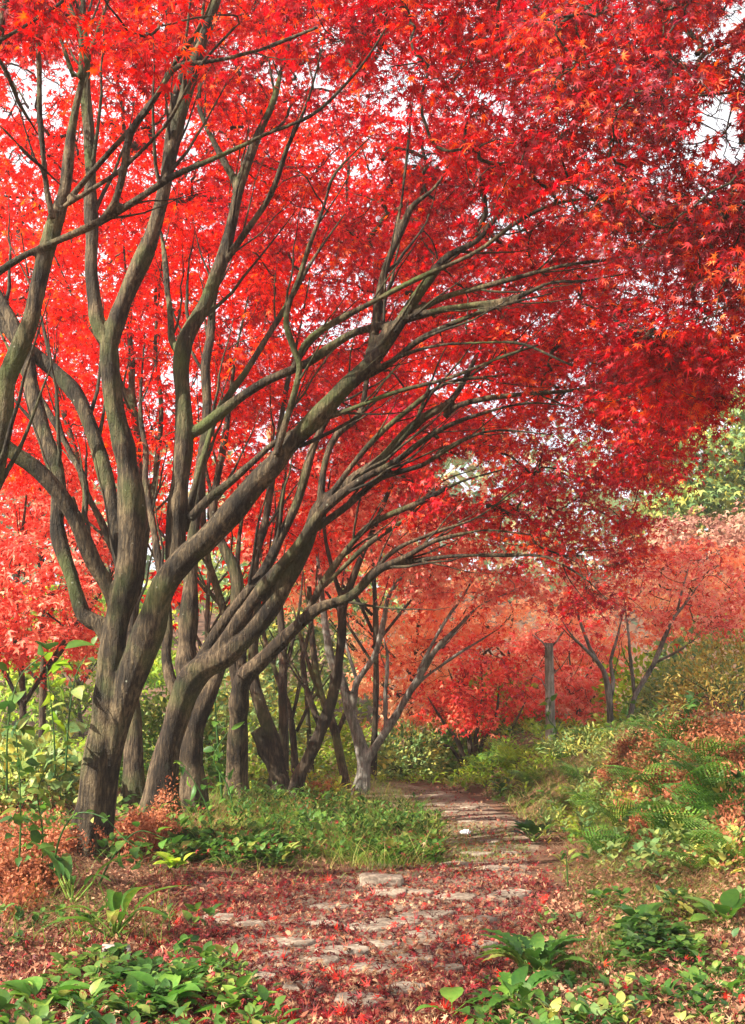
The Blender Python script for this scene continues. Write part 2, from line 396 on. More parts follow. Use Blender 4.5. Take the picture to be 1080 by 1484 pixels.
M['straw'] = leaf_mat('dry_straw', [(0, (.12, .05, .03)), (.5, (.30, .15, .08)), (1, (.55, .38, .22))], .3, .7)
M['drybracken'] = leaf_mat('dry_bracken', [(0, (.16, .04, .02)), (.5, (.36, .11, .05)), (1, (.55, .24, .12))], .35, .7)
M['gold'] = leaf_mat('golden_brown_leaf', [(0, (.16, .08, .02)), (.5, (.34, .24, .05)), (1, (.5, .42, .12))], .4)
M['fallen'] = leaf_mat('fallen_leaf', [(0, (.035, .008, .008)), (.3, (.12, .014, .016)), (.55, (.30, .02, .026)), (.74, (.26, .06, .035)), (.88, (.36, .16, .08)), (1, (.5, .32, .18))], .25, .6, .3, 3.0)
M['fallen_red'] = leaf_mat('fallen_red_leaf', [(0, (.3, .01, .012)), (1, (.75, .05, .03))], .35)
M['brown'] = leaf_mat('brown_litter', [(0, (.06, .022, .014)), (.5, (.24, .09, .05)), (1, (.52, .29, .17))], .2, .7, .2, 3.0)
M['soil'] = noise_mat('forest_floor', [(.3, (.035, .02, .013)), (.5, (.10, .05, .03)), (.62, (.16, .075, .04)), (.75, (.22, .13, .07))], 2.5)
M['path'] = noise_mat('trodden_path', [(.32, (.05, .034, .022)), (.48, (.13, .09, .06)), (.6, (.23, .17, .12)), (.72, (.34, .27, .19))], 2.2)
M['stone'] = noise_mat('paving_stone', [(.35, (.08, .06, .045)), (.5, (.20, .155, .115)), (.65, (.36, .30, .23))], 5, bump=.6, bdist=.01)
M['whitestone'] = noise_mat('pale_stone', [(.3, (.17, .14, .12)), (.7, (.34, .3, .26))], 12, bdist=.006)
M['litter'] = noise_mat('white_litter', [(.3, (.75, .78, .82)), (.7, (.85, .87, .9))], 8, bdist=.006)
M['farwood'] = leaf_mat('far_wood', [(0, (.07, .12, .06)), (.5, (.18, .24, .1)), (.8, (.35, .3, .12)), (1, (.5, .22, .12))], .35, patch=.4)

# ------------------------------------------------------------------ setting: ground and path
def axis(lo, hi, mid0, mid1, fine, coarse):
    a = list(np.arange(mid0, mid1, fine)); s = fine; v = mid1
    while v < hi: a.append(v); s = min(coarse, s * 1.18); v += s
    a.append(hi); s = fine; v = mid0 - fine; b = []
    while v > lo: b.append(v); s = min(coarse, s * 1.18); v -= s
    b.append(lo); return np.array(b[::-1] + a)
gx = axis(-250, 250, -5, 6, .07, 12); gy = axis(-60, 400, 2.5, 20, .07, 12)
GX, GY = np.meshgrid(gx, gy, indexing='ij'); GZ = terrain(GX, GY)
nx, ny = GX.shape
idx = np.arange(nx * ny).reshape(nx, ny)
gq = np.stack([idx[:-1, :-1], idx[1:, :-1], idx[1:, 1:], idx[:-1, 1:]], -1).reshape(-1, 4)
tag(build('ground', np.stack([GX, GY, GZ], -1).reshape(-1, 3), gq, M['soil'], smooth=True), kind='structure')
ys = np.arange(-3, 25, .1); us = np.linspace(-1, 1, 15)
PYg, U = np.meshgrid(ys, us, indexing='ij')
edge = 1 + .25 * (vnoise(PYg, U * 0 + np.sign(U), 1.1, 5) - .5) + .12 * (vnoise(PYg, np.sign(U), 4, 6) - .5)
PXg = path_x(PYg) + U * path_w(PYg) * .95 * edge
PZg = terrain(PXg, PYg) + .012 * (1 - np.abs(U) ** 6) - .02 * (np.abs(U) > .99)
n1, n2 = PXg.shape; idx = np.arange(n1 * n2).reshape(n1, n2)
pq = np.stack([idx[:-1, :-1], idx[:-1, 1:], idx[1:, 1:], idx[1:, :-1]], -1).reshape(-1, 4)
tag(build('path', np.stack([PXg, PYg, PZg], -1).reshape(-1, 3), pq, M['path'], smooth=True), kind='structure')

# ------------------------------------------------------------------ trees
def in_poly(px, py, poly):
    poly = np.asarray(poly, float); inside = np.zeros(len(px), bool); j = len(poly) - 1
    for i in range(len(poly)):
        xi, yi = poly[i]; xj, yj = poly[j]
        c = ((yi > py) != (yj > py)) & (px < (xj - xi) * (py - yi) / (yj - yi + 1e-12) + xi)
        inside ^= c; j = i
    return inside

def project(P):
    v = P - np.array([0, 0, CAMZ]); f = v[:, 1] * CP + v[:, 2] * SP; u = -v[:, 1] * SP + v[:, 2] * CP
    f = np.maximum(f, .05)
    return 540 + F * v[:, 0] / f, 742 - F * u / f

# openings in the canopy where the photograph shows sky: centre, radii, share of leaves missing
GAPS = [(35, 130, 38, 45, .93), (85, 120, 22, 25, .8), (28, 225, 18, 18, .9), (70, 165, 25, 30, .6), (232, 22, 14, 20, .8), (450, 110, 30, 30, .75), (395, 100, 25, 25, .7),
        (345, 145, 25, 14, .6), (480, 55, 22, 25, .6), (560, 85, 22, 35, .65), (575, 140, 22, 25, .7), (618, 232, 30, 24, .88), (600, 110, 20, 20, .6),
        (735, 325, 32, 24, .88), (700, 300, 20, 20, .75), (830, 290, 35, 20, .7), (775, 365, 25, 14, .6), (850, 270, 20, 15, .6), (780, 310, 18, 16, .5),
        (1045, 165, 32, 34, .93), (1020, 60, 32, 40, .75), (1060, 20, 30, 28, .85), (1010, 195, 25, 20, .8), (1065, 220, 22, 20, .8), (960, 20, 18, 20, .6), (975, 120, 18, 18, .5),
        (915, 420, 25, 14, .6), (960, 478, 22, 12, .6), (1040, 470, 18, 20, .6), (780, 430, 18, 12, .5), (990, 90, 16, 18, .5), (910, 210, 18, 14, .6), (860, 215, 22, 10, .5),
        (670, 690, 45, 30, .8), (300, 600, 14, 20, .7), (420, 700, 20, 50, .55), (490, 800, 24, 24, .5), (280, 250, 14, 12, .4), (345, 565, 18, 18, .6),
        (700, 560, 18, 10, .5), (640, 560, 18, 12, .5), (505, 600, 20, 20, .5), (440, 620, 20, 18, .5), (1075, 105, 20, 20, .7), (520, 420, 18, 12, .4)]

def gap_keep(P, rng):
    px, py = project(P); keep = np.ones(len(P), bool)
    for cx, cy, rx, ry, s in GAPS:
        q = ((px - cx) / rx) ** 2 + ((py - cy) / ry) ** 2 + 1.7 * (vnoise(px, py, .07, cx) - .5) + 1.0 * (vnoise(px, py, .16, cy) - .5)
        keep &= ~((q < 1.0 + .5 * (rng.random(len(P)) - .5)) & (rng.random(len(P)) < s))
    return keep

def limb3(pts, D0, D1):
    """traced limb (x, y, width in photo px) with distance running from D0 to D1 -> (k,4) world points and radii"""
    pts = np.array([p if len(p) == 3 else (*p, np.nan) for p in pts], float)
    w = pts[:, 2]; ok = ~np.isnan(w); w = np.interp(np.arange(len(w)), np.where(ok)[0], w[ok])
    s = np.r_[0, np.cumsum(np.hypot(np.diff(pts[:, 0]), np.diff(pts[:, 1])))]; s /= s[-1]
    D = D0 + (D1 - D0) * s ** 1.3
    P = at(pts[:, 0], pts[:, 1], D)
    R = w * .5 * D / F * .85
    return np.column_stack([P, R])

def remeshed(name, buf, mat, parent, voxel, smooth_it=4):
    o = build('tmp', np.concatenate(buf.V), [np.concatenate(buf.Q), np.concatenate(buf.T)], mat)
    r = o.modifiers.new('r', 'REMESH'); r.mode = 'VOXEL'; r.voxel_size = voxel; r.use_smooth_shade = True
    s = o.modifiers.new('s', 'SMOOTH'); s.factor = .5; s.iterations = smooth_it
    dg = bpy.context.evaluated_depsgraph_get(); dg.update()
    me = bpy.data.meshes.new_from_object(o.evaluated_get(dg)); me.name = name
    old = o.data; bpy.data.objects.remove(o); bpy.data.meshes.remove(old)
    if not me.materials: me.materials.append(mat)
    n = len(me.polygons); me.polygons.foreach_set('use_smooth', np.ones(n, bool))
    ob = bpy.data.objects.new(name, me); COL.objects.link(ob); ob.parent = parent
    return ob

def tree(name, label, cat, group, base, limbs, regions, leaf, bark='bark', twig='twig', voxel=.014, seed=1,
         lsize=.055, lobes=5, tilt=.5, twig_r=.0035, thick=.03, droop=.25, flute=.05, attach_from=.25, twiglets=5, side=1.0):
    rng = np.random.default_rng(seed)
    base = np.array(base, float)
    root = empty(name, base, label, cat, group)
    big = Buf(); thin = Buf(); nodes = []; ndir = []; nrad = []
    for li, lm in enumerate(limbs):
        pts, D0, D1 = lm[:3]
        q = limb3(pts, D0, D1)
        c = catmull(q, .07 if voxel else .2); P, R = c[:, :3], np.maximum(c[:, 3], .002)
        # natural wander, none at the ends
        if len(P) > 6:
            s = np.linspace(0, 1, len(P)); a = np.sin(s * math.pi)[:, None]
            nk = max(6, len(P) // 5)
            wob = np.column_stack([np.interp(s, np.linspace(0, 1, nk), rng.normal(size=nk)) for _ in range(3)])
            P = P + wob * a * min(.014, R.mean() * .25 + .005)
            bump = np.interp(s, np.linspace(0, 1, nk * 2), rng.normal(size=nk * 2)); R = R * (1 + .09 * np.clip(bump, -1, 2))
        R = R * (1 - .6 * sstep(.7, 1., np.linspace(0, 1, len(R))) * (.01 < R[-1] < .032))
        fl = (li == 0) or (len(lm) > 3 and lm[3] == 'root')
        if not voxel:
            trunk_tube(big, P - base, R, 7, flute, seed + li, flare=fl)
        else:
            k = np.searchsorted(-R, -.012) if R[-1] < .012 else len(R)
            k = min(len(R), max(k + 1, 2))
            if R[0] > .013: trunk_tube(big, P[:k] - base, np.maximum(R[:k], .0105), 18 if R[0] > .05 else 10, flute, seed + li, flare=fl)
            k = max(0, k - 3) if R[0] > .013 else 0
            if k < len(R) - 1: trunk_tube(thin, P[k:] - base, R[k:], 6, .03, seed + li)
        st = int(len(P) * attach_from) if li == 0 or R.mean() > .05 else int(len(P) * .15)
        T = norm(np.gradient(P, axis=0))
        nodes.append(P[st::3]); ndir.append(T[st::3]); nrad.append(R[st::3])
    # side branches growing off the limbs, sweeping the way the limb goes
    sideP = []; sideR = []
    for q in range(len(nodes)):
        Pn, Tn, Rn = nodes[q], ndir[q], nrad[q]
        if len(Pn) < 3: continue
        ns = int(side * len(Pn) * (.21 if voxel else .6)); js = rng.integers(0, len(Pn), ns)
        for j in js:
            if Rn[j] > .09 or Pn[j][2] < 1.4: continue
            r0 = min(Rn[j] * rng.uniform(.28, .5), .022); Ls = rng.uniform(25, 60) * r0 + .35
            u = rng.normal(size=3); u -= np.dot(u, Tn[j]) * Tn[j]; u = u / np.linalg.norm(u)
            d = Tn[j] + u * rng.uniform(.35, .8) + np.array([0, 0, .12]); d /= np.linalg.norm(d)
            e = Tn[j] * .5 + d * .5 + np.array([0, 0, rng.uniform(-.05, .3)]); tt = np.linspace(0, 1, 9)[:, None]
            S = Pn[j] + d * Ls * tt + (e - d) * Ls * .5 * tt ** 2 + np.cumsum(rng.normal(size=(9, 3)), 0) * .01 * Ls * (tt > 0)
            sideP.append(S); sideR.append(r0 * np.linspace(1, .14, 9))
    if sideP:
        SP_, SR_ = np.array(sideP), np.array(sideR); tubes(thin, SP_ - base, SR_, 6)
        nodes.append(SP_[:, 2::2].reshape(-1, 3)); ndir.append(norm(np.gradient(SP_, axis=1))[:, 2::2].reshape(-1, 3)); nrad.append(SR_[:, 2::2].reshape(-1))
    # crown sprays
    C = []; CR = []
    for rg in regions:
        if rg[0] == 'box':
            x0, x1, y0, y1, z0, z1, n, sr = rg[1:9]
            C.append(rng.uniform((x0, y0, z0), (x1, y1, z1), (n, 3))); CR.append(np.full(n, sr)); continue
        poly, d0, d1, n, sr = rg[:5]
        lo, hi = np.min(poly, 0), np.max(poly, 0); got = 0
        while got < n:
            px = rng.uniform(lo[0], hi[0], n * 3); py = rng.uniform(lo[1], hi[1], n * 3); D = rng.uniform(d0, d1, n * 3)
            ok = in_poly(px, py, poly); Pn = at(px[ok], py[ok], D[ok])[:n - got]
            Pn = Pn[(Pn[:, 2] > terrain(Pn[:, 0], Pn[:, 1]) + .35)]
            C.append(Pn); CR.append(np.full(len(Pn), sr)); got += max(1, len(Pn))
    C = np.concatenate(C); CR = np.concatenate(CR); m = len(C)
    N = np.concatenate(nodes); ND = np.concatenate(ndir); NR = np.concatenate(nrad)
    pos = list(N); dr = list(ND); par = [-1] * len(pos); path = [0.] * len(pos)
    d2 = np.full(m, 1e9); near = np.zeros(m, int)
    for s in range(0, len(N), 400):
        dd = np.linalg.norm(C[:, None] - N[None, s:s + 400], axis=2)
        # do not grow back down the limb
        j = dd.argmin(1); v = dd[np.arange(m), j]; b = v < d2; d2[b] = v[b]; near[b] = j[b] + s
    left = np.ones(m, bool); segs = []; hasleaf = {}
    for _ in range(m):
        i = int(np.where(left, d2, 1e9).argmin()); left[i] = False
        p = near[i]; P0 = np.array(pos[p]); d0_ = np.array(dr[p]); P2 = C[i]
        Ls = np.linalg.norm(P2 - P0); P1 = P0 + d0_ * .4 * Ls + np.array([0, 0, .06 * Ls]) + rng.normal(size=3) * .05 * Ls
        new = []
        prev = p
        for t in (.5, 1.):
            q = (1 - t) ** 2 * P0 + 2 * t * (1 - t) * P1 + t * t * P2
            tg = 2 * (1 - t) * (P1 - P0) + 2 * t * (P2 - P1); tg = tg / (np.linalg.norm(tg) + 1e-9)
            pos.append(q); dr.append(tg); par.append(prev); path.append(path[p] + Ls * t); prev = len(pos) - 1
            cost = np.linalg.norm(C - q, axis=1) + .18 * path[-1]
            b = cost < d2; d2[b] = cost[b]; near[b] = prev
        segs.append((p, len(pos) - 2, len(pos) - 1, P0, P1, P2))
    # pipe-model thickness
    cnt = np.zeros(len(pos))
    for p, a, b, *_ in reversed(segs):
        cnt[b] += 1; cnt[a] += cnt[b]; cnt[p] += cnt[a] if p >= len(N) else 0
    if segs:
        ts = np.linspace(0, 1, 7)[:, None]
        PP = np.stack([(1 - ts) ** 2 * s[3] + 2 * ts * (1 - ts) * s[4] + ts * ts * s[5] for s in segs])
        PP[:, 1:-1] += rng.normal(size=PP[:, 1:-1].shape) * .012
        r0 = twig_r * np.sqrt(np.array([cnt[s[1]] for s in segs])) * 1.15
        r1 = twig_r * np.sqrt(np.array([cnt[s[2]] for s in segs]))
        cap = np.array([NR[s[0]] * .8 if s[0] < len(N) else 1 for s in segs])
        r0 = np.minimum(r0, cap); r1 = np.minimum(r1, r0)
        RR = r0[:, None] + (r1 - r0)[:, None] * np.linspace(0, 1, 7)[None]
        tubes(thin, PP - base, RR, 5)
    # twiglets and leaves
    k = twiglets
    ctr = np.repeat(C, k, 0); cr = np.repeat(CR, k)
    dirs = np.repeat(np.array([dr[s[2]] for s in segs]), k, 0) * .7
    order = {}
    az = rng.normal(size=(m * k, 3)); az[:, 2] *= .45; dirs = norm(norm(az) + dirs * .6)
    # segs are in growth order: their end points are a permutation of C
    ends = np.repeat(np.array([s[5] for s in segs]), k, 0); crs = np.repeat(np.full(m, 1.0), k)
    Ltw = cr * rng.uniform(.6, 1.25, m * k)
    t = np.linspace(0, 1, 4)[None, :, None]
    TP = ends[:, None] + dirs[:, None] * Ltw[:, None, None] * t + np.array([0, 0, -droop])[None, None] * (t ** 2) * Ltw[:, None, None]
    tubes(thin, TP - base, np.broadcast_to(np.array([1, .8, .6, .35]) * twig_r * .6, (m * k, 4)), 3)
    thin.build('branches', M[twig], root, smooth=True)
    if voxel: remeshed('trunk', big, M[bark], root, voxel)
    else: big.build('trunk', M[bark], root, smooth=True)
    lp = regions[0][5] if len(regions[0]) > 5 else 60
    nl = m * lp
    wi = np.repeat(np.arange(m * k), int(math.ceil(lp / k)))
    tt = rng.uniform(.1, 1.05, len(wi))[:, None]
    LP = ends[wi] + dirs[wi] * Ltw[wi, None] * tt + np.array([0, 0, -droop]) * tt ** 2 * Ltw[wi, None]
    off = rng.normal(size=LP.shape); off[:, 2] *= .35
    LP = LP + off * (cr[wi, None] * .2)
    keep = gap_keep(LP, rng); LP = LP[keep]; wi = wi[keep]
    n = len(LP)
    X = norm(off[keep] + dirs[wi] * .8 + rng.normal(size=(n, 3)) * .35); X[:, 2] -= .25 + droop
    Nn = np.array([0, 0, 1.]) + rng.normal(size=(n, 3)) * tilt
    lb = Buf(); tp = {7: LEAF7, 5: LEAF5, 3: LEAF3, 1: RHOMB}[lobes]
    rn = np.clip(.5 + .22 * rng.normal(size=n) + np.repeat(rng.normal(size=m) * .14, k)[wi], 0, 1)
    scatter(lb, tp[0], tp[1], LP - base, X, Nn, lsize * rng.uniform(.7, 1.25, n), rn, curl=rng.uniform(.0, .5, n))
    lb.build('crown', M[leaf], root)
    return root

def gbase(x, y):
    return ground_at(x, y)[0]
def base_D(x, D, sink=.05):
    """ground point under photo column x at distance D"""
    X = (x - 540) / F * D / CP * .97
    return np.array([X, D, float(terrain(X, D)) - sink])
def foot(x, D):
    """photo y of the ground at column x and distance D"""
    b = base_D(x, D, .12); px, py = project(b[None]); return float(py[0])

G_ROW = 'maple trees in the row along the left of the path'
TREES = []
# --- tree beyond the left edge of the frame, its limbs lean into the picture
tree('maple_tree', 'maple leaning in at the left edge, its bare trunk outside the frame', 'tree', G_ROW, base_D(-120, 7.6),
     [([(-120, foot(-120, 7.6), 50), (-95, 1100, 44), (-62, 900, 40), (-28, 770, 37), (-8, 690, 35), (5, 610, 34), (15, 550, 32), (37, 480, 31), (55, 415, 29), (68, 365, 28), (82, 312, 27), (94, 268, 25), (104, 190, 22), (120, 115, 20), (140, 50, 18), (157, 0, 16), (175, -60, 12)], 7.6, 6.9),
      ([(77, 318, 14), (68, 270, 13), (62, 200, 12), (57, 120, 12), (52, 40, 10), (48, -40, 9)], 7.0, 6.7),
      ([(92, 300, 11), (140, 270, 10), (180, 240, 9), (225, 195, 8), (250, 165, 7), (290, 95, 6), (340, 40, 5)], 7.0, 6.2),
      ([(100, 290, 14), (118, 268, 12), (165, 215, 12), (210, 165, 12), (240, 120, 12), (262, 96, 12), (310, 90, 10), (380, 70, 8), (460, 40, 5)], 7.0, 6.0),
      ([(-30, 415, 15), (0, 393, 14), (35, 371, 14), (85, 350, 15), (140, 325, 15), (190, 295, 14), (250, 255, 13), (310, 230, 11), (350, 211, 10), (390, 190, 9), (450, 168, 8), (490, 135, 6), (530, 88, 5), (560, 40, 4)], 7.2, 6.0),
      ([(-20, 170, 7), (0, 182, 7), (45, 230, 7), (88, 268, 7)], 6.6, 6.95), ([(-20, 60, 8), (0, 92, 8), (28, 150, 7), (55, 195, 6)], 6.4, 6.8),
      ([(-20, 70, 8), (0, 58, 8), (40, 35, 7), (95, 0, 7), (140, -40, 6)], 6.2, 6.0), ([(-15, 90, 18), (4, 30, 17), (16, -10, 15), (30, -60, 12)], 7.2, 7.0),
      ([(140, 326, 14), (165, 296, 15), (179, 246, 14), (188, 192, 13), (225, 140, 12), (250, 98, 11), (290, 40, 9), (310, -10, 8)], 6.9, 6.5),
      ([(107, 112, 11), (90, 62, 9), (68, 15, 8), (50, -20, 7)], 6.95, 6.9), ([(118, 115, 12), (116, 60, 12), (98, 5, 12), (85, -40, 9)], 6.95, 7.2)],
     [([(-250, -260), (520, -260), (520, -20), (380, 60), (240, 70), (100, 50), (-250, 120)], 5.2, 8.0, 70, .34, 55), ('box', -9, -3.2, 0.5, 6.5, 4.3, 7.6, 150, .42)],  # box: unseen sprays added outside the view to cast dappled shade on the path
     'red', seed=11, lsize=.058, lobes=7)

# --- the big near tree
tree('maple_tree', 'thick twin-stemmed maple nearest the camera, its forked trunk furrowed and mossy', 'tree', G_ROW, base_D(128, 9.0),
     [([(127, foot(128, 9.0), 62), (134, 1180, 54), (144, 1100, 48), (152, 1030, 46), (160, 960, 48), (170, 905, 46), (185, 850, 46), (192, 800, 44), (193, 733, 44), (182, 660, 39), (168, 607, 37), (160, 548, 34), (158, 490, 33)], 9.2, 9.0),
      ([(138, foot(128, 9.0), 50), (147, 1180, 46), (160, 1100, 42), (178, 1020, 44), (198, 960, 50), (218, 905, 50), (236, 850, 48), (268, 805, 48), (296, 778, 46), (333, 741, 44), (370, 700, 42), (400, 672, 39), (417, 650, 36), (465, 603, 32), (512, 555, 28), (545, 517, 24), (566, 488, 22), (598, 438, 20), (625, 402, 18), (650, 372, 16), (690, 350, 15), (715, 320, 15), (740, 285, 15), (768, 252, 13), (800, 218, 11), (850, 160, 8)], 9.25, 8.2, 'root'),
      ([(158, 500, 25), (141, 465, 26), (133, 400, 26), (135, 340, 24), (131, 275, 22), (127, 175, 21), (122, 50, 18), (116, -40, 14)], 9.0, 9.3),
      ([(160, 500, 26), (172, 458, 30), (195, 402, 30), (220, 340, 28), (240, 270, 26), (262, 180, 25), (280, 100, 24), (300, 40, 21), (325, -30, 15)], 9.0, 8.7),
      ([(238, 285, 18), (243, 225, 17), (252, 150, 15), (285, 50, 12), (300, -20, 9)], 8.9, 9.2),
      ([(163, 935, 34), (145, 905, 30), (122, 893, 26), (104, 833, 25), (84, 765, 25), (85, 710, 27), (70, 637, 30), (48, 567, 28), (38, 520, 24), (15, 460, 20), (-20, 400, 16)], 9.2, 9.8),
      ([(172, 900, 24), (158, 852, 27), (137, 815, 28), (115, 770, 28), (89, 726, 27), (56, 689, 26), (11, 652, 22), (-30, 600, 18), (-70, 540, 14)], 9.2, 8.6),
      ([(182, 850, 26), (174, 804, 26), (159, 719, 27), (141, 652, 29), (122, 593, 28), (96, 556, 27), (56, 519, 25), (19, 489, 22), (-5, 452, 18), (-40, 380, 14)], 9.3, 10.0),
      ([(104, 720, 12), (118, 760, 12), (122, 700, 13), (100, 650, 12), (60, 585, 14), (20, 520, 12), (0, 480, 9)], 9.6, 10.3),
      ([(258, 830, 36), (255, 790, 36), (259, 715, 34), (266, 640, 32), (265, 585, 30), (263, 530, 28), (274, 485, 28), (296, 444, 26), (310, 405, 24), (322, 370, 22), (345, 280, 20), (362, 225, 19), (374, 195, 17), (396, 150, 15), (415, 75, 13), (440, 5, 10)], 9.2, 9.5),
      ([(302, 415, 12), (350, 345, 13), (395, 275, 12), (425, 200, 9), (447, 140, 7), (470, 60, 5)], 9.35, 8.6),
      ([(345, 285, 13), (340, 262, 14), (320, 225, 13), (300, 185, 11), (289, 140, 9), (296, 70, 6)], 9.4, 9.8),
      ([(264, 520, 13), (248, 490, 14), (245, 440, 12), (237, 370, 10), (225, 300, 7)], 9.3, 9.9),
      ([(268, 630, 20), (289, 622, 22), (322, 596, 20), (352, 574, 18), (400, 548, 17), (438, 528, 16), (505, 488, 15), (573, 467, 14), (650, 450, 13), (745, 432, 11), (800, 410, 9), (850, 407, 7), (950, 388, 5)], 9.25, 7.6),
      ([(425, 535, 12), (435, 512, 12), (451, 488, 12), (505, 454, 12), (560, 425, 11), (625, 395, 10), (690, 365, 9), (715, 349, 9), (755, 320, 8), (805, 296, 8), (860, 290, 7), (915, 300, 5), (970, 312, 4)], 8.8, 7.3),
      ([(540, 520, 14), (562, 478, 13), (640, 432, 12), (700, 415, 11), (760, 400, 10), (820, 385, 8), (880, 377, 7), (965, 368, 5)], 8.7, 7.6),
      ([(505, 560, 12), (560, 530, 12), (610, 492, 11), (680, 460, 10), (740, 440, 8), (800, 425, 6)], 8.8, 8.0),
      ([(538, 522, 18), (544, 470, 17), (550, 420, 15), (570, 350, 14), (592, 300, 12), (632, 268, 9), (660, 220, 6)], 8.7, 8.9),
      ([(570, 350, 7), (585, 280, 6), (592, 200, 5), (600, 130, 4)], 8.8, 8.9),
      ([(275, 752, 16), (304, 722, 15), (333, 700, 14), (370, 667, 13), (400, 641, 12), (455, 612, 11), (505, 592, 10), (586, 565, 9), (650, 548, 8), (720, 520, 6), (780, 500, 4)], 9.2, 7.9),
      ([(400, 660, 13), (418, 596, 12), (433, 535, 12), (428, 512, 13), (415, 468, 13), (420, 440, 12), (435, 400, 11), (450, 350, 10), (470, 300, 8), (488, 250, 7), (540, 195, 5)], 8.7, 8.2),
      ([(268, 770, 14), (300, 640, 12), (335, 570, 12), (380, 500, 12), (410, 450, 11), (450, 380, 9), (500, 310, 6)], 9.4, 10.2),
      ([(460, 605, 10), (500, 560, 9), (575, 520, 8), (640, 500, 7), (700, 496, 6), (760, 500, 5), (830, 530, 4)], 8.8, 8.0)],
     [([(430, -200), (1300, -200), (1300, 500), (1100, 520), (985, 500), (975, 380), (860, 300), (700, 290), (620, 230), (560, 150), (440, 60)], 6.2, 9.4, 520, .36, 60),
      ([(560, 180), (960, 280), (980, 560), (900, 600), (700, 520), (600, 380)], 9.2, 11.6, 150, .38),
      ([(-150, -220), (600, -220), (600, 60), (420, 120), (300, 130), (150, 90), (-150, 120)], 8.5, 12.5, 340, .4),
      ([(900, 470), (1060, 500), (1020, 600), (950, 590)], 7.6, 9.6, 45, .34)],
     'deep', seed=21, lsize=.059, lobes=7, voxel=.012, side=2.1)

# --- second tree: a leaning trunk and an upright one from one root
tree('maple_tree', 'leaning maple with tan sunlit left edge and low heavy limb over the path', 'tree', G_ROW, base_D(232, 11.6),
     [([(228, foot(232, 11.6), 58), (236, 1125, 48), (243, 1085, 44), (254, 1050, 43), (264, 1015, 45), (275, 985, 48), (292, 965, 44), (325, 950, 37), (355, 925, 34), (378, 900, 32), (400, 868, 30), (418, 835, 29), (440, 790, 26), (452, 762, 26), (465, 731, 24), (505, 697, 21), (553, 663, 18), (586, 630, 17), (620, 603, 16), (654, 580, 14), (681, 535, 12), (701, 500, 10), (735, 450, 8), (765, 400, 6)], 11.6, 10.6),
      ([(272, 985, 36), (270, 955, 34), (272, 912, 32), (275, 860, 26), (278, 800, 22), (286, 715, 20), (293, 655, 18), (300, 585, 17), (302, 510, 15), (312, 420, 12), (332, 320, 9), (350, 200, 7)], 11.6, 12.4),
      ([(258, 1010, 20), (247, 985, 20), (241, 950, 18), (243, 914, 17), (240, 860, 15), (226, 790, 13), (215, 700, 11), (205, 600, 9), (210, 480, 6)], 11.8, 12.8),
      ([(290, 958, 18), (308, 925, 18), (325, 900, 19), (354, 865, 19), (384, 823, 17), (405, 780, 16), (432, 725, 15), (455, 650, 13), (480, 600, 12), (520, 540, 10), (560, 450, 8)], 11.5, 11.4),
      ([(300, 962, 24), (333, 919, 23), (363, 878, 22), (414, 814, 20), (450, 765, 18), (490, 722, 16), (530, 690, 15), (575, 665, 13), (620, 632, 11), (680, 605, 9), (760, 585, 7), (840, 590, 5)], 11.4, 10.0),
      ([(645, 605, 12), (660, 590, 12), (701, 579, 11), (769, 572, 9), (836, 565, 8), (884, 549, 6), (920, 520, 4)], 10.9, 10.2),
      ([(463, 735, 13), (470, 670, 13), (487, 630, 12), (520, 600, 12), (530, 560, 11), (540, 500, 9), (560, 400, 6)], 11.1, 11.8),
      ([(452, 770, 13), (500, 735, 12), (550, 695, 11), (610, 672, 10), (660, 645, 9), (715, 625, 7), (800, 630, 5)], 11.1, 10.0),
      ([(470, 728, 10), (540, 640, 10), (600, 590, 9), (650, 555, 8), (720, 545, 7), (790, 530, 5)], 11, 10.6),
      ([(283, foot(280, 12.3), 44), (279, 1120, 38), (277, 1090, 36), (282, 1050, 34), (298, 1010, 32), (318, 960, 28), (335, 900, 22), (345, 840, 18), (325, 790, 18), (312, 740, 16), (318, 680, 13), (330, 600, 11), (340, 520, 9), (360, 430, 7)], 12.3, 12.8, 'root')],
     [([(560, 230), (1120, 320), (1060, 500), (1000, 620), (930, 690), (830, 640), (700, 580), (580, 420)], 11.2, 14.2, 300, .42, 64),
      ([(880, 500), (1020, 540), (985, 640), (915, 700), (860, 640)], 9.6, 11.6, 60, .4),
      ([(250, -80), (900, -80), (760, 330), (500, 380), (340, 330)], 11, 14, 290, .44)],
     'crimson', 'bark_brown', seed=31, side=2.1, lsize=.06, lobes=5)

tree('maple_tree', 'upright maple stem half hidden behind the nearest trunk', 'tree', G_ROW, base_D(196, 13.3),
     [([(196, foot(196, 13.3), 38), (194, 1100, 33), (193, 1042, 30), (188, 980, 26), (190, 900, 24), (205, 820, 20), (212, 740, 18), (200, 640, 15), (190, 540, 13), (185, 430, 11), (175, 300, 8)], 13.3, 13.8),
      ([(190, 880, 14), (165, 800, 13), (130, 720, 12), (105, 640, 11), (80, 560, 9), (50, 450, 7), (30, 330, 5)], 13.4, 13.0),
      ([(207, 800, 12), (225, 700, 11), (232, 600, 10), (225, 500, 8), (235, 380, 6)], 13.5, 13.8),
      ([(193, 600, 10), (160, 520, 8), (110, 440, 7), (70, 350, 5)], 13.6, 13.3)],
     [([(-70, -100), (420, -60), (420, 420), (330, 640), (220, 700), (120, 700), (-70, 660)], 12.3, 16.5, 560, .46, 60)],
     'scarlet', 'bark_brown', seed=41, side=2.5, twig_r=.0045, lsize=.08, lobes=5, voxel=.018)

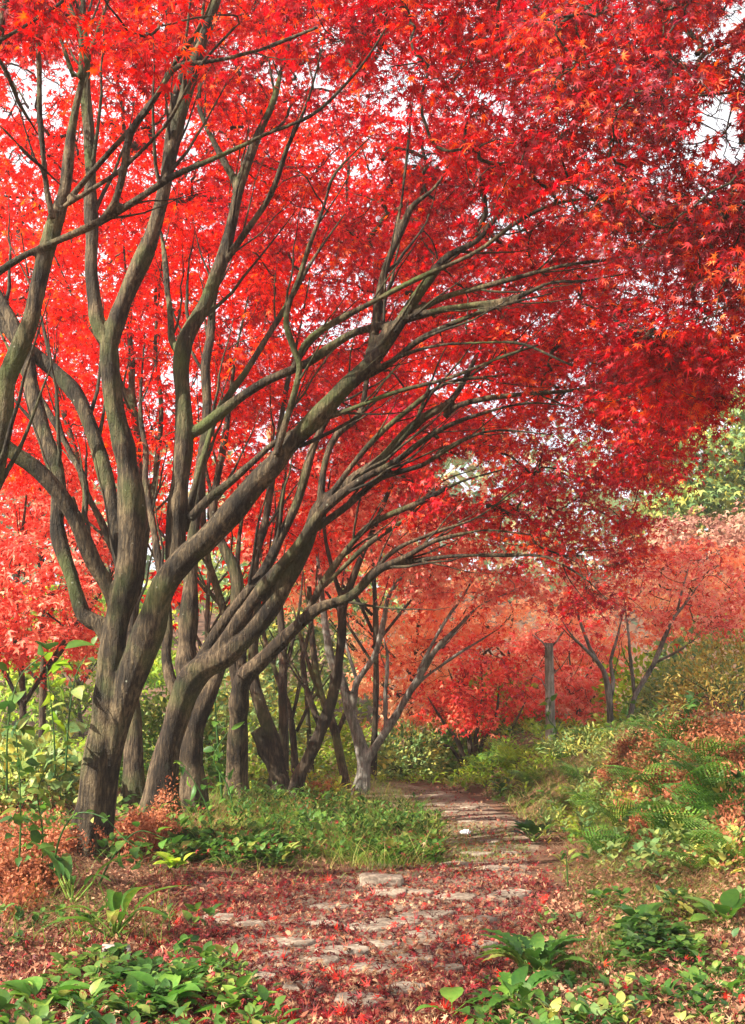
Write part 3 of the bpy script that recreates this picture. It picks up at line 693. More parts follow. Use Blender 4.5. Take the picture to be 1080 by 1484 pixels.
tree('maple_tree', 'maple with a straight furrowed trunk and one low limb arching far over the path', 'tree', G_ROW, base_D(343, 13.7),
     [([(342, foot(343, 13.7), 42), (343, 1110, 35), (344, 1067, 33), (346, 1015, 31), (355, 980, 32), (375, 962, 27), (400, 938, 25), (426, 912, 23), (460, 882, 21), (512, 861, 18), (550, 827, 15), (592, 806, 12), (643, 780, 10), (700, 768, 8), (770, 775, 6)], 13.7, 12.0),
      ([(345, 1000, 20), (336, 955, 16), (330, 900, 15), (312, 850, 14), (300, 800, 13), (296, 700, 11), (310, 600, 9), (320, 480, 7)], 13.8, 14.5),
      ([(350, 980, 18), (352, 930, 18), (362, 880, 17), (372, 800, 15), (390, 720, 13), (405, 620, 11), (430, 500, 8), (450, 400, 6)], 13.7, 13.9),
      ([(440, 900, 14), (465, 850, 13), (500, 800, 12), (540, 760, 11), (600, 730, 10), (660, 700, 8), (730, 680, 6)], 13.4, 12.4),
      ([(560, 822, 11), (592, 814, 10), (660, 805, 8), (720, 803, 8), (781, 805, 7), (810, 815, 6), (848, 838, 5), (880, 870, 4)], 12.7, 11.4),
      ([(470, 850, 10), (530, 790, 10), (590, 750, 8), (640, 700, 7), (690, 680, 5)], 13.2, 12.6),
      ([(520, 855, 9), (570, 800, 9), (620, 775, 8), (690, 750, 6), (760, 700, 5)], 12.9, 12.0)],
     [([(560, 560), (800, 620), (960, 690), (950, 770), (890, 840), (850, 890), (800, 850), (730, 790), (620, 740), (540, 680)], 12.6, 15.2, 210, .42, 64),
      ([(330, 300), (640, 340), (640, 640), (520, 700), (380, 680), (300, 500)], 13.5, 16.5, 210, .46)],
     'crimson', 'bark_brown', seed=51, side=2.1, lsize=.064, lobes=5, voxel=.018)

tree('maple_tree', 'dark maple with a broken stump of a stem leaning left', 'tree', G_ROW, base_D(408, 15.2),
     [([(410, foot(408, 15.2), 36), (404, 1120, 30), (398, 1085, 26), (389, 1053, 24), (378, 1017, 22), (369, 983, 19), (366, 950, 17), (372, 880, 15), (395, 800, 13), (410, 720, 11), (420, 620, 8)], 15.2, 15.5),
      ([(407, 1135, 24), (395, 1105, 26), (382, 1078, 25), (371, 1058, 22)], 15.2, 15.1),
      ([(370, 960, 10), (350, 890, 10), (345, 800, 9), (360, 700, 7)], 15.4, 15.8)],
     [([(280, 480), (560, 520), (560, 760), (440, 800), (300, 720)], 15.5, 18, 120, .46, 55)],
     'scarlet', 'bark_dark', 'twig', seed=61, lsize=.075, lobes=5, voxel=.02)

tree('maple_tree', 'slender dark maple bending right then rising steeply in an S curve', 'tree', G_ROW, base_D(425, 15.0),
     [([(424, foot(425, 15), 28), (432, 1128, 23), (444, 1105, 22), (464, 1061, 22), (480, 1017, 20), (489, 969, 18), (495, 925, 17), (500, 880, 15), (515, 830, 13), (535, 780, 11), (560, 720, 9), (590, 650, 7), (620, 560, 5)], 15, 14.6),
      ([(466, 1058, 12), (448, 1010, 11), (440, 960, 9), (452, 900, 8), (460, 820, 6)], 15, 15.6),
      ([(500, 880, 10), (480, 820, 9), (470, 760, 8), (480, 680, 6)], 14.8, 15.3)],
     [([(480, 600), (700, 640), (720, 780), (640, 830), (520, 800)], 14, 17, 70, .42, 50)],
     'salmon', 'bark_dark', seed=71, lsize=.075, lobes=3, voxel=.02)

tree('maple_tree', 'pale grey smooth maple forking low beside the bend of the path', 'tree', G_ROW, base_D(522, 16.6),
     [([(520, foot(522, 16.6), 28), (527, 1120, 20), (526, 1095, 20), (518, 1065, 20), (503, 1023, 18), (494, 984, 16), (478, 950, 15), (469, 900, 13), (465, 848, 11), (460, 800, 9), (470, 740, 7)], 16.6, 16.9),
      ([(508, 1040, 13), (514, 1010, 12), (517, 990, 11), (541, 950, 11), (554, 899, 9), (564, 860, 8), (592, 822, 6), (620, 780, 4)], 16.7, 16.0),
      ([(528, 1110, 15), (541, 1087, 15), (571, 1040, 13), (601, 989, 12), (627, 946, 10), (660, 912, 8), (695, 878, 6), (742, 857, 5)], 16.6, 15.6),
      ([(606, 975, 7), (635, 920, 7), (656, 886, 6), (673, 861, 6), (690, 830, 4)], 16.3, 16.6),
      ([(588, 1012, 7), (618, 980, 6), (660, 950, 6), (695, 929, 5), (722, 912, 3)], 16.4, 15.8),
      ([(558, 1056, 7), (560, 1000, 8), (562, 950, 7), (556, 925, 5)], 16.5, 16.6),
      ([(517, 985, 8), (500, 930, 7), (492, 880, 6), (500, 820, 4)], 16.7, 17.2)],
     [([(560, 790), (760, 800), (800, 860), (740, 880), (660, 860), (560, 850)], 15, 18, 50, .4, 40)],
     'salmon', 'bark_grey', 'bark_grey', seed=81, lsize=.075, lobes=3, voxel=.018, twiglets=4)

G_BACK = 'slim maples standing behind the row'
def slim(label, pts, D, extra, poly, n, leaf, seed, bark='bark_dark'):
    x0 = pts[0][0]
    pts = [(x0, foot(x0, D), pts[0][2] * 1.3)] + pts[1:]
    tree('maple_tree', label, 'tree', G_BACK, base_D(x0, D), [(pts, D, D + .3)] + [(e, D + .1, D + .4) for e in extra],
         [(poly, D - 1.5, D + 2.5, n, .5, 40)], leaf, bark, bark, seed=seed, lsize=.10, lobes=3, voxel=None, twiglets=4)
slim('straight dark stem between the trunks left of the grey maple', [(410, 1087, 16), (411, 1020, 15), (411, 950, 14), (405, 880, 12), (400, 800, 9)], 18.5,
     [[(411, 980, 8), (430, 900, 6), (440, 820, 4)]], [(330, 680), (520, 700), (500, 840), (360, 820)], 40, 'salmon', 91)
slim('thin olive stem curving left behind the dark S shaped maple', [(431, 1078, 11), (422, 1035, 11), (405, 985, 10), (384, 925, 8), (370, 860, 6)], 19.5,
     [[(424, 1040, 6), (436, 980, 6), (440, 920, 4)], [(430, 1060, 7), (455, 1010, 6), (485, 970, 5)]], [(300, 650), (460, 660), (440, 800), (310, 800)], 40, 'scarlet', 92, 'bark')
slim('double olive stem crossing behind the grey maple', [(505, 1100, 14), (485, 1060, 14), (468, 1020, 13), (458, 980, 12), (451, 920, 11), (448, 850, 8)], 18.0,
     [[(488, 1065, 9), (500, 1035, 8), (520, 990, 6)], [(463, 1010, 8), (440, 940, 7), (425, 880, 5)]], [(420, 640), (600, 660), (580, 800), (440, 810)], 50, 'salmon', 93, 'bark')
slim('dark bare stem rising right of the leaning broken one', [(452, 1085, 8), (446, 1030, 8), (440, 960, 7), (430, 900, 5)], 20.5,
     [[(446, 1020, 5), (470, 960, 4)]], [(380, 760), (520, 760), (500, 840), (400, 860)], 20, 'salmon', 94)

tree('maple_tree', 'dull crimson maple reaching in from the right at the top, its trunk outside the frame', 'tree', None, base_D(1560, 6.6),
     [([(1560, foot(1560, 6.6), 60), (1550, 1200, 48), (1520, 900, 44), (1470, 600, 40), (1400, 380, 34), (1300, 230, 26), (1180, 160, 18), (1080, 135, 12), (1000, 140, 9), (930, 150, 6), (870, 165, 4)], 6.6, 6.4),
      ([(1480, 620, 26), (1380, 480, 22), (1280, 380, 17), (1180, 330, 13), (1080, 320, 9), (980, 325, 6), (900, 340, 4)], 6.6, 6.9),
      ([(1380, 350, 22), (1300, 120, 18), (1200, 0, 13), (1060, -40, 10), (900, -10, 7), (800, 40, 5)], 6.5, 6.2)],
     [([(800, -120), (1300, -200), (1350, 430), (1080, 440), (960, 380), (860, 320), (760, 120)], 5.6, 7.8, 240, .34, 60)],
     'dull', 'bark', seed=141, lsize=.046, lobes=7, voxel=.02, tilt=.7)

# --- red maple shrub where the path bends, and the maples of the background
tree('maple_shrub', 'low bright red maple shrub with many dark stems beyond the path', 'shrub', None, base_D(682, 21),
     [([(678, foot(682, 21), 9), (665, 1075, 7), (645, 1050, 5), (620, 1010, 4)], 21, 20.8), ([(684, foot(682, 21), 9), (680, 1060, 7), (668, 1020, 6), (650, 970, 4)], 21, 21),
      ([(690, foot(682, 21), 9), (700, 1070, 7), (718, 1040, 6), (724, 990, 4)], 21, 21.2), ([(688, foot(682, 21), 8), (692, 1050, 7), (700, 1000, 5), (695, 950, 4)], 21, 21.5),
      ([(674, foot(682, 21), 7), (655, 1085, 6), (632, 1075, 5), (612, 1060, 4)], 21, 20.6), ([(694, foot(682, 21), 8), (716, 1082, 6), (745, 1050, 5), (765, 1010, 4)], 21, 21)],
     [([(640, 940), (700, 925), (750, 960), (780, 1010), (770, 1050), (700, 1050), (640, 1040), (610, 1010)], 19.5, 22.5, 46, .4, 60)],
     'rose', 'bark_dark', 'bark_dark', seed=101, lsize=.085, lobes=3, voxel=None)

def back_maple(label, x, D, top, poly, n, leaf, seed, ls=.13, lp=60, sr=.6, name='maple_tree', cat='tree', grp='maples in the background', bark='bark_dark'):
    yb = foot(x, D); h = yb - top; w = max(5, 190. / D)
    rng = random.Random(seed); L = [([(x, yb, w * 1.3), (x + rng.uniform(-6, 6), yb - h * .25, w), (x + rng.uniform(-10, 10), yb - h * .5, w * .7), (x + rng.uniform(-14, 14), yb - h * .8, w * .4)], D, D)]
    for k in range(6):
        s = (-1) ** k; dx = s * rng.uniform(.15, .42) * h
        y0 = yb - h * rng.uniform(.12, .4)
        L.append(([(x, y0, w * .6), (x + dx * .5, y0 - h * .2, w * .45), (x + dx, y0 - h * rng.uniform(.32, .5), w * .25)], D, D + rng.uniform(-1.5, 1.5)))
    return tree(name, label, cat, grp, base_D(x, D), L, [(poly, D - 2, D + 2.2, n, sr, lp)], leaf, bark, bark, seed=seed, lsize=ls, lobes=3, voxel=None, twiglets=4, twig_r=.006, side=2.0)

back_maple('salmon maple sweeping low over the undergrowth at the far left', 30, 15.5, 560,
           [(-150, 600), (60, 620), (150, 720), (170, 850), (140, 930), (60, 950), (-150, 960)], 200, 'salmon', 111, .085, 80, .45)
back_maple('scarlet maple seen through the limbs at centre left', 300, 22, 420, [(-100, 300), (620, 300), (640, 620), (560, 830), (240, 880), (60, 800), (-100, 700)], 170, 'scarlet', 112, .14, 70, .7)
back_maple('pale salmon maple behind the grey forked one', 600, 25, 700, [(430, 700), (660, 740), (700, 850), (660, 1000), (600, 1060), (540, 1050), (520, 950), (420, 850)], 120, 'coral', 113, .13, 60, .6)
back_maple('salmon maple behind the red shrub and pillar trunk', 745, 26, 800, [(600, 840), (860, 850), (900, 930), (860, 1040), (760, 1060), (620, 1040)], 130, 'coral', 114, .13, 60, .6)
back_maple('deep red maple low behind the pillar trunk', 835, 23, 900, [(760, 900), (880, 900), (890, 1000), (850, 1050), (770, 1040)], 60, 'salmon', 115, .11, 50, .5)
back_maple('faded salmon maple on the right hillside', 1020, 24, 700, [(880, 840), (960, 800), (1200, 790), (1200, 900), (1060, 920), (900, 930)], 150, 'coral', 116, .12, 55, .55)
back_maple('dusty pink maple high on the right hillside', 1010, 30, 680, [(930, 770), (1000, 745), (1250, 755), (1250, 840), (960, 850), (920, 810)], 90, 'pink', 117, .15, 60, .7)
back_maple('tall scarlet maple filling the upper left behind the row', 60, 19, 100, [(-250, -60), (300, -60), (330, 300), (200, 620), (-250, 620)], 330, 'scarlet', 118, .11, 60, .6)
back_maple('scarlet maple behind the arching limbs at centre', 540, 20, 200, [(330, 120), (820, 200), (860, 480), (760, 620), (520, 660), (380, 560)], 260, 'scarlet', 119, .12, 55, .6)
G_GRN = 'green and yellow trees on the far hillside'
back_maple('green tree with yellow patches at the right edge of the hillside', 1030, 34, 560, [(930, 700), (960, 610), (1040, 560), (1300, 560), (1300, 760), (940, 760)], 230, 'mixgreen', 121, .2, 60, .9, 'broadleaf_tree', 'tree', G_GRN, 'bark')
back_maple('hazy green tree glimpsed between the trunks at centre left', 400, 34, 780, [(300, 800), (560, 780), (580, 960), (520, 1040), (300, 1040)], 130, 'mixgreen', 122, .2, 50, .9, 'broadleaf_tree', 'tree', G_GRN, 'bark')
back_maple('yellow green tree low behind the far left maple', 120, 30, 850, [(-200, 860), (260, 850), (300, 1040), (-200, 1040)], 130, 'lime', 123, .18, 50, .8, 'broadleaf_tree', 'tree', G_GRN, 'bark')

# right maple on the bank
tree('maple_tree', 'open vase shaped maple with thin bare stems on the right bank', 'tree', None, base_D(886, 17),
     [([(886, foot(886, 17), 14), (884, 1040, 11), (882, 1005, 11), (876, 975, 8), (858, 951, 7), (832, 926, 5), (815, 900, 4)], 17, 16.8),
      ([(884, 1015, 8), (889, 985, 7), (886, 958, 6), (894, 926, 5), (905, 880, 4)], 17, 17.4), ([(868, 962, 6), (855, 937, 6), (841, 902, 5), (830, 870, 4)], 17, 17.2),
      ([(905, foot(905, 17), 12), (915, 1030, 9), (922, 1004, 9), (946, 962, 8), (961, 926, 7), (978, 891, 6), (999, 866, 5), (1018, 840, 4)], 17, 16.8),
      ([(920, 1010, 7), (915, 958, 6), (911, 926, 5), (905, 870, 4)], 17, 17.3), ([(946, 962, 5), (982, 944, 4), (1008, 926, 3)], 17, 16.6),
      ([(982, 885, 4), (990, 850, 4), (1000, 815, 3)], 16.9, 17.2)],
     [([(810, 810), (900, 780), (960, 790), (1060, 800), (1090, 880), (1040, 920), (960, 900), (900, 890), (820, 890)], 15.8, 19, 75, .42, 45)],
     'salmon', 'bark_grey', 'bark', seed=131, lsize=.07, lobes=3, voxel=None)

# broken pillar trunk
pr = empty('dead_tree', base_D(797, 16.4), 'bare pillar-like dead trunk snapped off at the top on the bank', 'dead tree')
pb = Buf(); q = catmull(limb3([(798, foot(797, 16.4), 19), (798, 1060, 16), (797, 1000, 15), (796, 960, 15), (796, 932, 14.5)], 16.4, 16.4), .08)
trunk_tube(pb, q[:, :3] - base_D(797, 16.4), q[:, 3], 16, .05, 3, True); pb.build('trunk', M['bark_lit'], pr, smooth=True)
pb = Buf()
for pts in ([(797, 945, 4), (786, 930, 3), (772, 920, 1.5)], [(797, 940, 4), (808, 928, 3), (815, 915, 1.5)], [(798, 980, 3), (815, 965, 2), (828, 945, 1)], [(797, 1010, 3), (785, 985, 2), (770, 978, 1)]):
    q = limb3(pts, 16.4, 16.2); trunk_tube(pb, q[:, :3] - base_D(797, 16.4), q[:, 3], 5, 0, 1)
pb.build('branches', M['bark_lit'], pr, smooth=True)

# ------------------------------------------------------------------ ground plants (stuff nobody could count)
def px_points(poly, n, rng=RNG):
    """ground points spread evenly over a region of the photograph's floor"""
    lo, hi = np.min(poly, 0), np.max(poly, 0); out = []
    got = 0
    while got < n:
        px = rng.uniform(lo[0], hi[0], n); py = rng.uniform(lo[1], hi[1], n)
        ok = in_poly(px, py, poly); g = ground_at(px[ok], py[ok]); g = g[~np.isnan(g[:, 0])]
        out.append(g); got += len(g)
    g = np.concatenate(out)[:n]; g[:, :2] += rng.normal(size=(len(g), 2)) * .02
    g[:, 2] = terrain(g[:, 0], g[:, 1]); return g
def world_points(x0, x1, y0, y1, n, rng=RNG):
    X = rng.uniform(x0, x1, n); Y = rng.uniform(y0, y1, n); return np.stack([X, Y, terrain(X, Y)], -1)
def patchy(P, sc, th, seed): return P[(vnoise(P[:, 0], P[:, 1], sc, seed) + .4 * vnoise(P[:, 0], P[:, 1], sc * 3, seed + 1)) > th]
def off_path(P, m=0.0):
    return P[np.abs(P[:, 0] - path_x(P[:, 1])) > path_w(P[:, 1]) + m]

def add_blades(buf, P, h, w, lean=.45, bend=.7, r=(.2, .8), rng=RNG):
    n = len(P); tv, tq = blade(4, bend)
    tv = tv.copy(); tv[:, 1] *= w
    az = rng.uniform(0, 2 * math.pi, n); X = np.stack([np.cos(az) * lean, np.sin(az) * lean, np.ones(n)], -1) + rng.normal(size=(n, 3)) * .2
    N = np.stack([-np.cos(az), -np.sin(az), np.full(n, lean)], -1)
    scatter(buf, tv, tq, P, X, N, h * rng.uniform(.5, 1.3, n), rng.uniform(r[0], r[1], n))

def add_tufts(buf, P, size, tpl, k=6, up=.5, hgt=.06, r=(.2, .8), rng=RNG):
    n = len(P); i = np.repeat(np.arange(n), k); az = rng.uniform(0, 2 * math.pi, n * k)
    s = size * np.repeat(rng.uniform(.6, 1.4, n), k) * rng.uniform(.7, 1.2, n * k)
    up_ = up * rng.uniform(.2, 1.6, n * k)
    X = np.stack([np.cos(az), np.sin(az), up_], -1)
    N = np.stack([-np.cos(az) * up_, -np.sin(az) * up_, np.ones(n * k)], -1) + rng.normal(size=(n * k, 3)) * .25
    Q = P[i] + np.stack([np.cos(az) * s * .3, np.sin(az) * s * .3, rng.uniform(0, hgt, n * k)], -1)
    rr = np.repeat(rng.uniform(r[0], r[1], n), k) + rng.normal(size=n * k) * .08
    scatter(buf, tpl[0], tpl[1], Q, X, N, s, np.clip(rr, 0, 1))

STONES = [(530, 1352, 95), (575, 1340, 70), (500, 1385, 80), (535, 1412, 105), (470, 1400, 60), (430, 1370, 70), (620, 1330, 90), (690, 1338, 60), (370, 1345, 60), (330, 1335, 80),
          (560, 1300, 70), (600, 1298, 60), (660, 1305, 70), (480, 1320, 60), (440, 1440, 70), (600, 1395, 60), (650, 1408, 50), (380, 1425, 50), (590, 1440, 70), (520, 1460, 80),
          (620, 1362, 60), (700, 1375, 50), (740, 1300, 60), (720, 1262, 50), (660, 1255, 45), (690, 1240, 55), (650, 1225, 40), (710, 1222, 40), (740, 1240, 35), (670, 1192, 40), (650, 1178, 40),
          (700, 1190, 30), (630, 1168, 45), (680, 1172, 35), (600, 1158, 50), (640, 1155, 40), (470, 1345, 50), (400, 1390, 50), (555, 1375, 50)]
STG = np.array([np.r_[ground_at(x, y)[0][:2], w * .5 * ground_at(x, y)[0][1] / F] for x, y, w in STONES])
def bare_stone(P, keepshare=.4):
    d = np.min(np.hypot(P[:, None, 0] - STG[None, :, 0], (P[:, None, 1] - STG[None, :, 1]) * 1.25) / STG[None, :, 2], axis=1)
    return P[(d > .85) | (RNG.random(len(P)) < keepshare)]
# fallen maple leaves on path and verge
b = Buf()
def litter(buf, P, s, r=(0, 1), tpl=LEAF5, hz=.03, rng=RNG, tilt=.7):
    n = len(P); P = P + np.stack([np.zeros(n), np.zeros(n), rng.uniform(.008, hz, n)], -1)
    az = rng.uniform(0, 2 * math.pi, n)
    X = np.stack([np.cos(az), np.sin(az), rng.normal(size=n) * .35], -1)
    N = np.array([0, 0, 1.]) + rng.normal(size=(n, 3)) * tilt
    scatter(buf, tpl[0], tpl[1], P, X, N, s * rng.uniform(.6, 1.3, n), rng.uniform(r[0], r[1], n), curl=rng.uniform(-1.1, 1.3, n))
A1 = [(230, 1262), (420, 1268), (560, 1262), (700, 1255), (800, 1290), (820, 1340), (740, 1380), (720, 1580), (200, 1580), (0, 1420), (0, 1370), (170, 1330)]
A2 = [(560, 1262), (820, 1300), (760, 1230), (700, 1165), (660, 1145), (560, 1145), (600, 1190), (600, 1240)]
lp_ = bare_stone(px_points(A1, 28000))
keep = (vnoise(lp_[:, 0], lp_[:, 1], 2.6, 8) + .5 * vnoise(lp_[:, 0], lp_[:, 1], 7, 9)) > .62
litter(b, lp_[keep], .024); litter(b, lp_[~keep][::3], .024)
litter(b, px_points(A2, 1800), .03)
litter(b, px_points(A1, 2200), .036, tpl=LEAF7, hz=.045, tilt=.9)
litter(b, bare_stone(world_points(-3.5, 3.5, 3, 13, 9000)), .03)
P_ = px_points([(240, 1190), (640, 1180), (640, 1262), (240, 1262)], 900); P_[:, 2] += .08; litter(b, P_, .03, hz=.1)
litter(b, px_points([(0, 1380), (400, 1400), (420, 1570), (0, 1570)], 500), .028, hz=.12)
litter(b, px_points([(820, 1240), (1080, 1240), (1080, 1560), (820, 1560)], 600), .028, hz=.1)
tag(b.build('fallen_leaves', M['fallen']), 'curled crimson and brown maple leaves strewn over the path', 'fallen leaves', kind='stuff')
b = Buf(); litter(b, px_points(A1, 420), .04, tpl=LEAF7, hz=.045); litter(b, px_points([(800, 1290), (1080, 1290), (1080, 1580), (720, 1580)], 60), .035, tpl=LEAF7, hz=.08)
tag(b.build('fresh_fallen_leaves', M['fallen_red']), 'bright red maple leaves newly fallen on top of the litter', 'fallen leaves', kind='stuff')
b = Buf(); BRX = [(820, 1290), (1080, 1200), (1080, 1580), (720, 1580), (740, 1400)]
litter(b, px_points(BRX, 6000), .026, tpl=OVATE, hz=.05, tilt=1.3); litter(b, px_points(BRX, 6000), .024, tpl=LEAF5, hz=.06, tilt=1.2); litter(b, px_points(BRX, 5000), .03, tpl=RHOMB, hz=.05, tilt=1.3); litter(b, bare_stone(px_points(A1, 2500)), .03, tpl=OVATE, hz=.03)
litter(b, px_points([(0, 1240), (230, 1240), (240, 1330), (0, 1580)], 5000), .028, tpl=RHOMB, hz=.05, tilt=1.3)
litter(b, off_path(world_points(-6, 6, 3, 22, 8000)), .04, tpl=OVATE)
tag(b.build('brown_leaf_litter', M['brown']), 'brown crumpled dead leaves covering the ground beside the path', 'leaf litter', kind='stuff')

# grasses
b = Buf()
add_blades(b, px_points([(330, 1120), (560, 1130), (640, 1200), (640, 1250), (560, 1268), (420, 1245), (240, 1230)], 9000), .3, .014)
add_blades(b, px_points([(0, 1250), (110, 1280), (260, 1330), (240, 1380), (0, 1380)], 700), .2, .02)
add_blades(b, px_points([(840, 1310), (900, 1190), (1080, 1240), (1080, 1360), (900, 1400)], 2500), .13, .022)
add_blades(b, px_points([(560, 1190), (740, 1200), (770, 1245), (600, 1262)], 4200), .07, .05)
add_blades(b, px_points([(480, 1110), (640, 1150), (720, 1230), (680, 1275), (400, 1285), (200, 1270)], 1600), .16, .022, .8)
add_blades(b, px_points([(700, 1150), (830, 1060), (1000, 1050), (940, 1140), (780, 1210)], 5000), .24, .018)
add_blades(b, px_points([(840, 1370), (930, 1370), (900, 1440), (830, 1430)], 700), .15, .018)
add_blades(b, px_points([(880, 1300), (1080, 1280), (1080, 1560), (940, 1440)], 700), .12, .02)
add_blades(b, off_path(world_points(-7, 7, 8, 24, 9000), .15), .2, .022)
add_blades(b, px_points([(800, 1260), (900, 1200), (1080, 1200), (1080, 1330), (870, 1340)], 5200), .17, .014, .9, .8)
add_blades(b, px_points([(780, 1200), (860, 1100), (1000, 1060), (1080, 1080), (1080, 1200), (900, 1220)], 8000), .26, .012, .9, .9)
add_blades(b, px_points([(820, 1330), (1080, 1320), (1080, 1560), (760, 1540)], 1600), .12, .016, 1.2, .8)
add_blades(b, px_points([(0, 1330), (240, 1350), (430, 1560), (0, 1560)], 1300), .12, .018, 1.2, .8)
tag(b.build('grass', M['grass']), 'green grass blades along both verges of the path', 'grass', kind='stuff')
b = Buf()
add_blades(b, px_points([(820, 1100), (960, 1060), (1080, 1060), (1080, 1300), (880, 1300), (800, 1230)], 15000), .26, .010, 1.4, .9)
add_blades(b, px_points([(380, 1120), (560, 1140), (620, 1200), (560, 1262), (250, 1262), (260, 1180)], 3200), .34, .008, 1.1, .8)
add_blades(b, px_points([(780, 1120), (900, 1060), (1000, 1040), (960, 1130), (830, 1240)], 3500), .38, .007, .9, .9)
add_blades(b, px_points([(0, 1130), (120, 1120), (280, 1120), (250, 1240), (160, 1330), (0, 1360)], 4500), .26, .011, 1.2, .9)
add_blades(b, px_points([(720, 1580), (800, 1380), (1080, 1360), (1080, 1580)], 1500), .14, .014, 2.2, .3)
add_blades(b, px_points([(280, 1150), (500, 1120), (560, 1150), (480, 1210), (300, 1220)], 1800), .3, .01, 1., .8)
tag(b.build('dry_stalks', M['straw']), 'tangled dry straw and stalks over the banks', 'dry grass', kind='stuff')

b = Buf()
add_tufts(b, off_path(world_points(-9, 9, 15, 34, 2600), .1), .12, OVNARROW, 8, .9, .22)
tag(b.build('far_undergrowth', M['lime']), 'green and yellow weeds covering the ground beyond the bend', 'undergrowth', kind='stuff')
b = Buf()
add_tufts(b, px_points([(830, 1230), (900, 1160), (1080, 1150), (1080, 1280), (880, 1290)], 200), .06, OVATE, 7, .9, .2)
add_tufts(b, px_points([(760, 1230), (870, 1090), (1000, 1050), (1010, 1120), (850, 1220)], 320), .07, OVNARROW, 8, 1.0, .22)
add_tufts(b, patchy(px_points([(810, 1320), (1080, 1300), (1080, 1570), (700, 1570), (760, 1400)], 90), 2, .7, 21), .05, OVATE, 6, .8, .1)
tag(b.build('mixed_weeds', M['mixgreen']), 'mixed green and yellowing weeds creeping in from the banks', 'weeds', kind='stuff')
# crumpled dead bracken in mounds
def bracken(poly, n, h, r=(.1, .9), mask=.55):
    P = px_points(poly, n); v = vnoise(P[:, 0], P[:, 1], 2.4, 12) * .7 + vnoise(P[:, 0], P[:, 1], 7, 13) * .3
    k = v > mask - .2; P, v = P[k], v[k]; m = len(P); P = P + np.stack([RNG.normal(size=m) * .03, RNG.normal(size=m) * .03, RNG.random(m) ** 1.4 * h * np.clip((v - mask + .3) * 2.2, .1, 1)], -1)
    scatter(b, RHOMB[0] * [1, .8, 1], RHOMB[1], P, RNG.normal(size=(m, 3)), RNG.normal(size=(m, 3)), RNG.uniform(.02, .055, m), RNG.uniform(r[0], r[1], m))
b = Buf()
bracken([(880, 1120), (960, 1070), (1080, 1060), (1080, 1290), (960, 1250), (880, 1190)], 19000, .3, mask=.56)
bracken([(0, 1150), (80, 1160), (95, 1260), (60, 1320), (0, 1350)], 7000, .3)
bracken([(168, 1190), (250, 1180), (262, 1235), (180, 1260)], 6500, .5)
bracken([(400, 1110), (500, 1120), (520, 1170), (400, 1190)], 2500, .2)
tag(b.build('dead_bracken', M['drybracken']), 'rust brown crumpled dead bracken mounded over the banks', 'dead bracken', kind='stuff')

# low green herbs as ground cover
b = Buf()
OVR = ovate(.8, 5, .15, .4)
add_tufts(b, patchy(px_points([(0, 1370), (110, 1400), (330, 1400), (430, 1580), (0, 1580)], 700), 3, .84, 3), .06, OVATE, 6, .5, .08)
add_tufts(b, patchy(px_points([(220, 1205), (420, 1215), (640, 1195), (640, 1255), (420, 1262), (230, 1262)], 800), 2.2, .74, 4), .07, OVATE, 7, .8, .14)
add_tufts(b, patchy(px_points([(850, 1290), (1080, 1250), (1080, 1400), (900, 1420)], 560), 2.5, .82, 5), .05, OVR, 6, .5, .12)
add_tufts(b, patchy(px_points([(700, 1420), (900, 1440), (1080, 1400), (1080, 1580), (660, 1580)], 330), 3, .72, 6), .045, OVR, 5, .5, .05)
add_tufts(b, px_points([(330, 1150), (620, 1190), (640, 1230), (330, 1230)], 350), .06, OVNARROW, 8, 1.2, .25)
add_tufts(b, patchy(off_path(world_points(-7, 7, 8.5, 24, 3000), .1), 1.5, .7, 7), .09, OVATE, 6, .7, .18)
add_tufts(b, patchy(px_points([(0, 1330), (300, 1330), (440, 1570), (0, 1570)], 260), 2.6, .72, 22), .06, OVATE, 6, .9, .1)
add_tufts(b, patchy(px_points([(810, 1320), (1080, 1300), (1080, 1570), (700, 1570), (760, 1400)], 420), 2.6, .78, 23), .05, OVATE, 6, .8, .08)
tag(b.build('ground_cover', M['herb']), 'low broad leaved green herbs covering the verges', 'ground cover', kind='stuff')
b = Buf()
add_tufts(b, px_points([(0, 1040), (130, 1030), (330, 1080), (240, 1140), (0, 1150)], 420), .11, OVATE, 6, .8, .3)
add_tufts(b, px_points([(360, 1080), (640, 1090), (760, 1090), (860, 1080), (780, 1130), (700, 1140), (380, 1140)], 900), .09, OVNARROW, 7, .8, .1)
add_tufts(b, px_points([(790, 1150), (900, 1150), (930, 1200), (820, 1230)], 200), .06, OVNARROW, 8, .8, .12)
tag(b.build('lime_undergrowth', M['lime']), 'sunlit yellow green undergrowth between the trunks and by the bend', 'undergrowth', kind='stuff')
# far wood
b = Buf(); n = 26000; X = RNG.uniform(-90, 90, n); Y = RNG.uniform(44, 90, n)
Z = terrain(X, Y) + RNG.beta(1.3, 1.6, n) * (7 + 5 * vnoise(X, Y, .12, 3)); P = np.stack([X, Y, Z], -1)
scatter(b, RHOMB[0] * 1.0, RHOMB[1], P, rand_unit(n), rand_unit(n) + np.array([0, 0, .6]), RNG.uniform(.5, 1.2, n), RNG.random(n))
tag(b.build('distant_woodland', M['farwood']), 'mixed woodland far behind on the rising slope', 'woodland', kind='stuff')

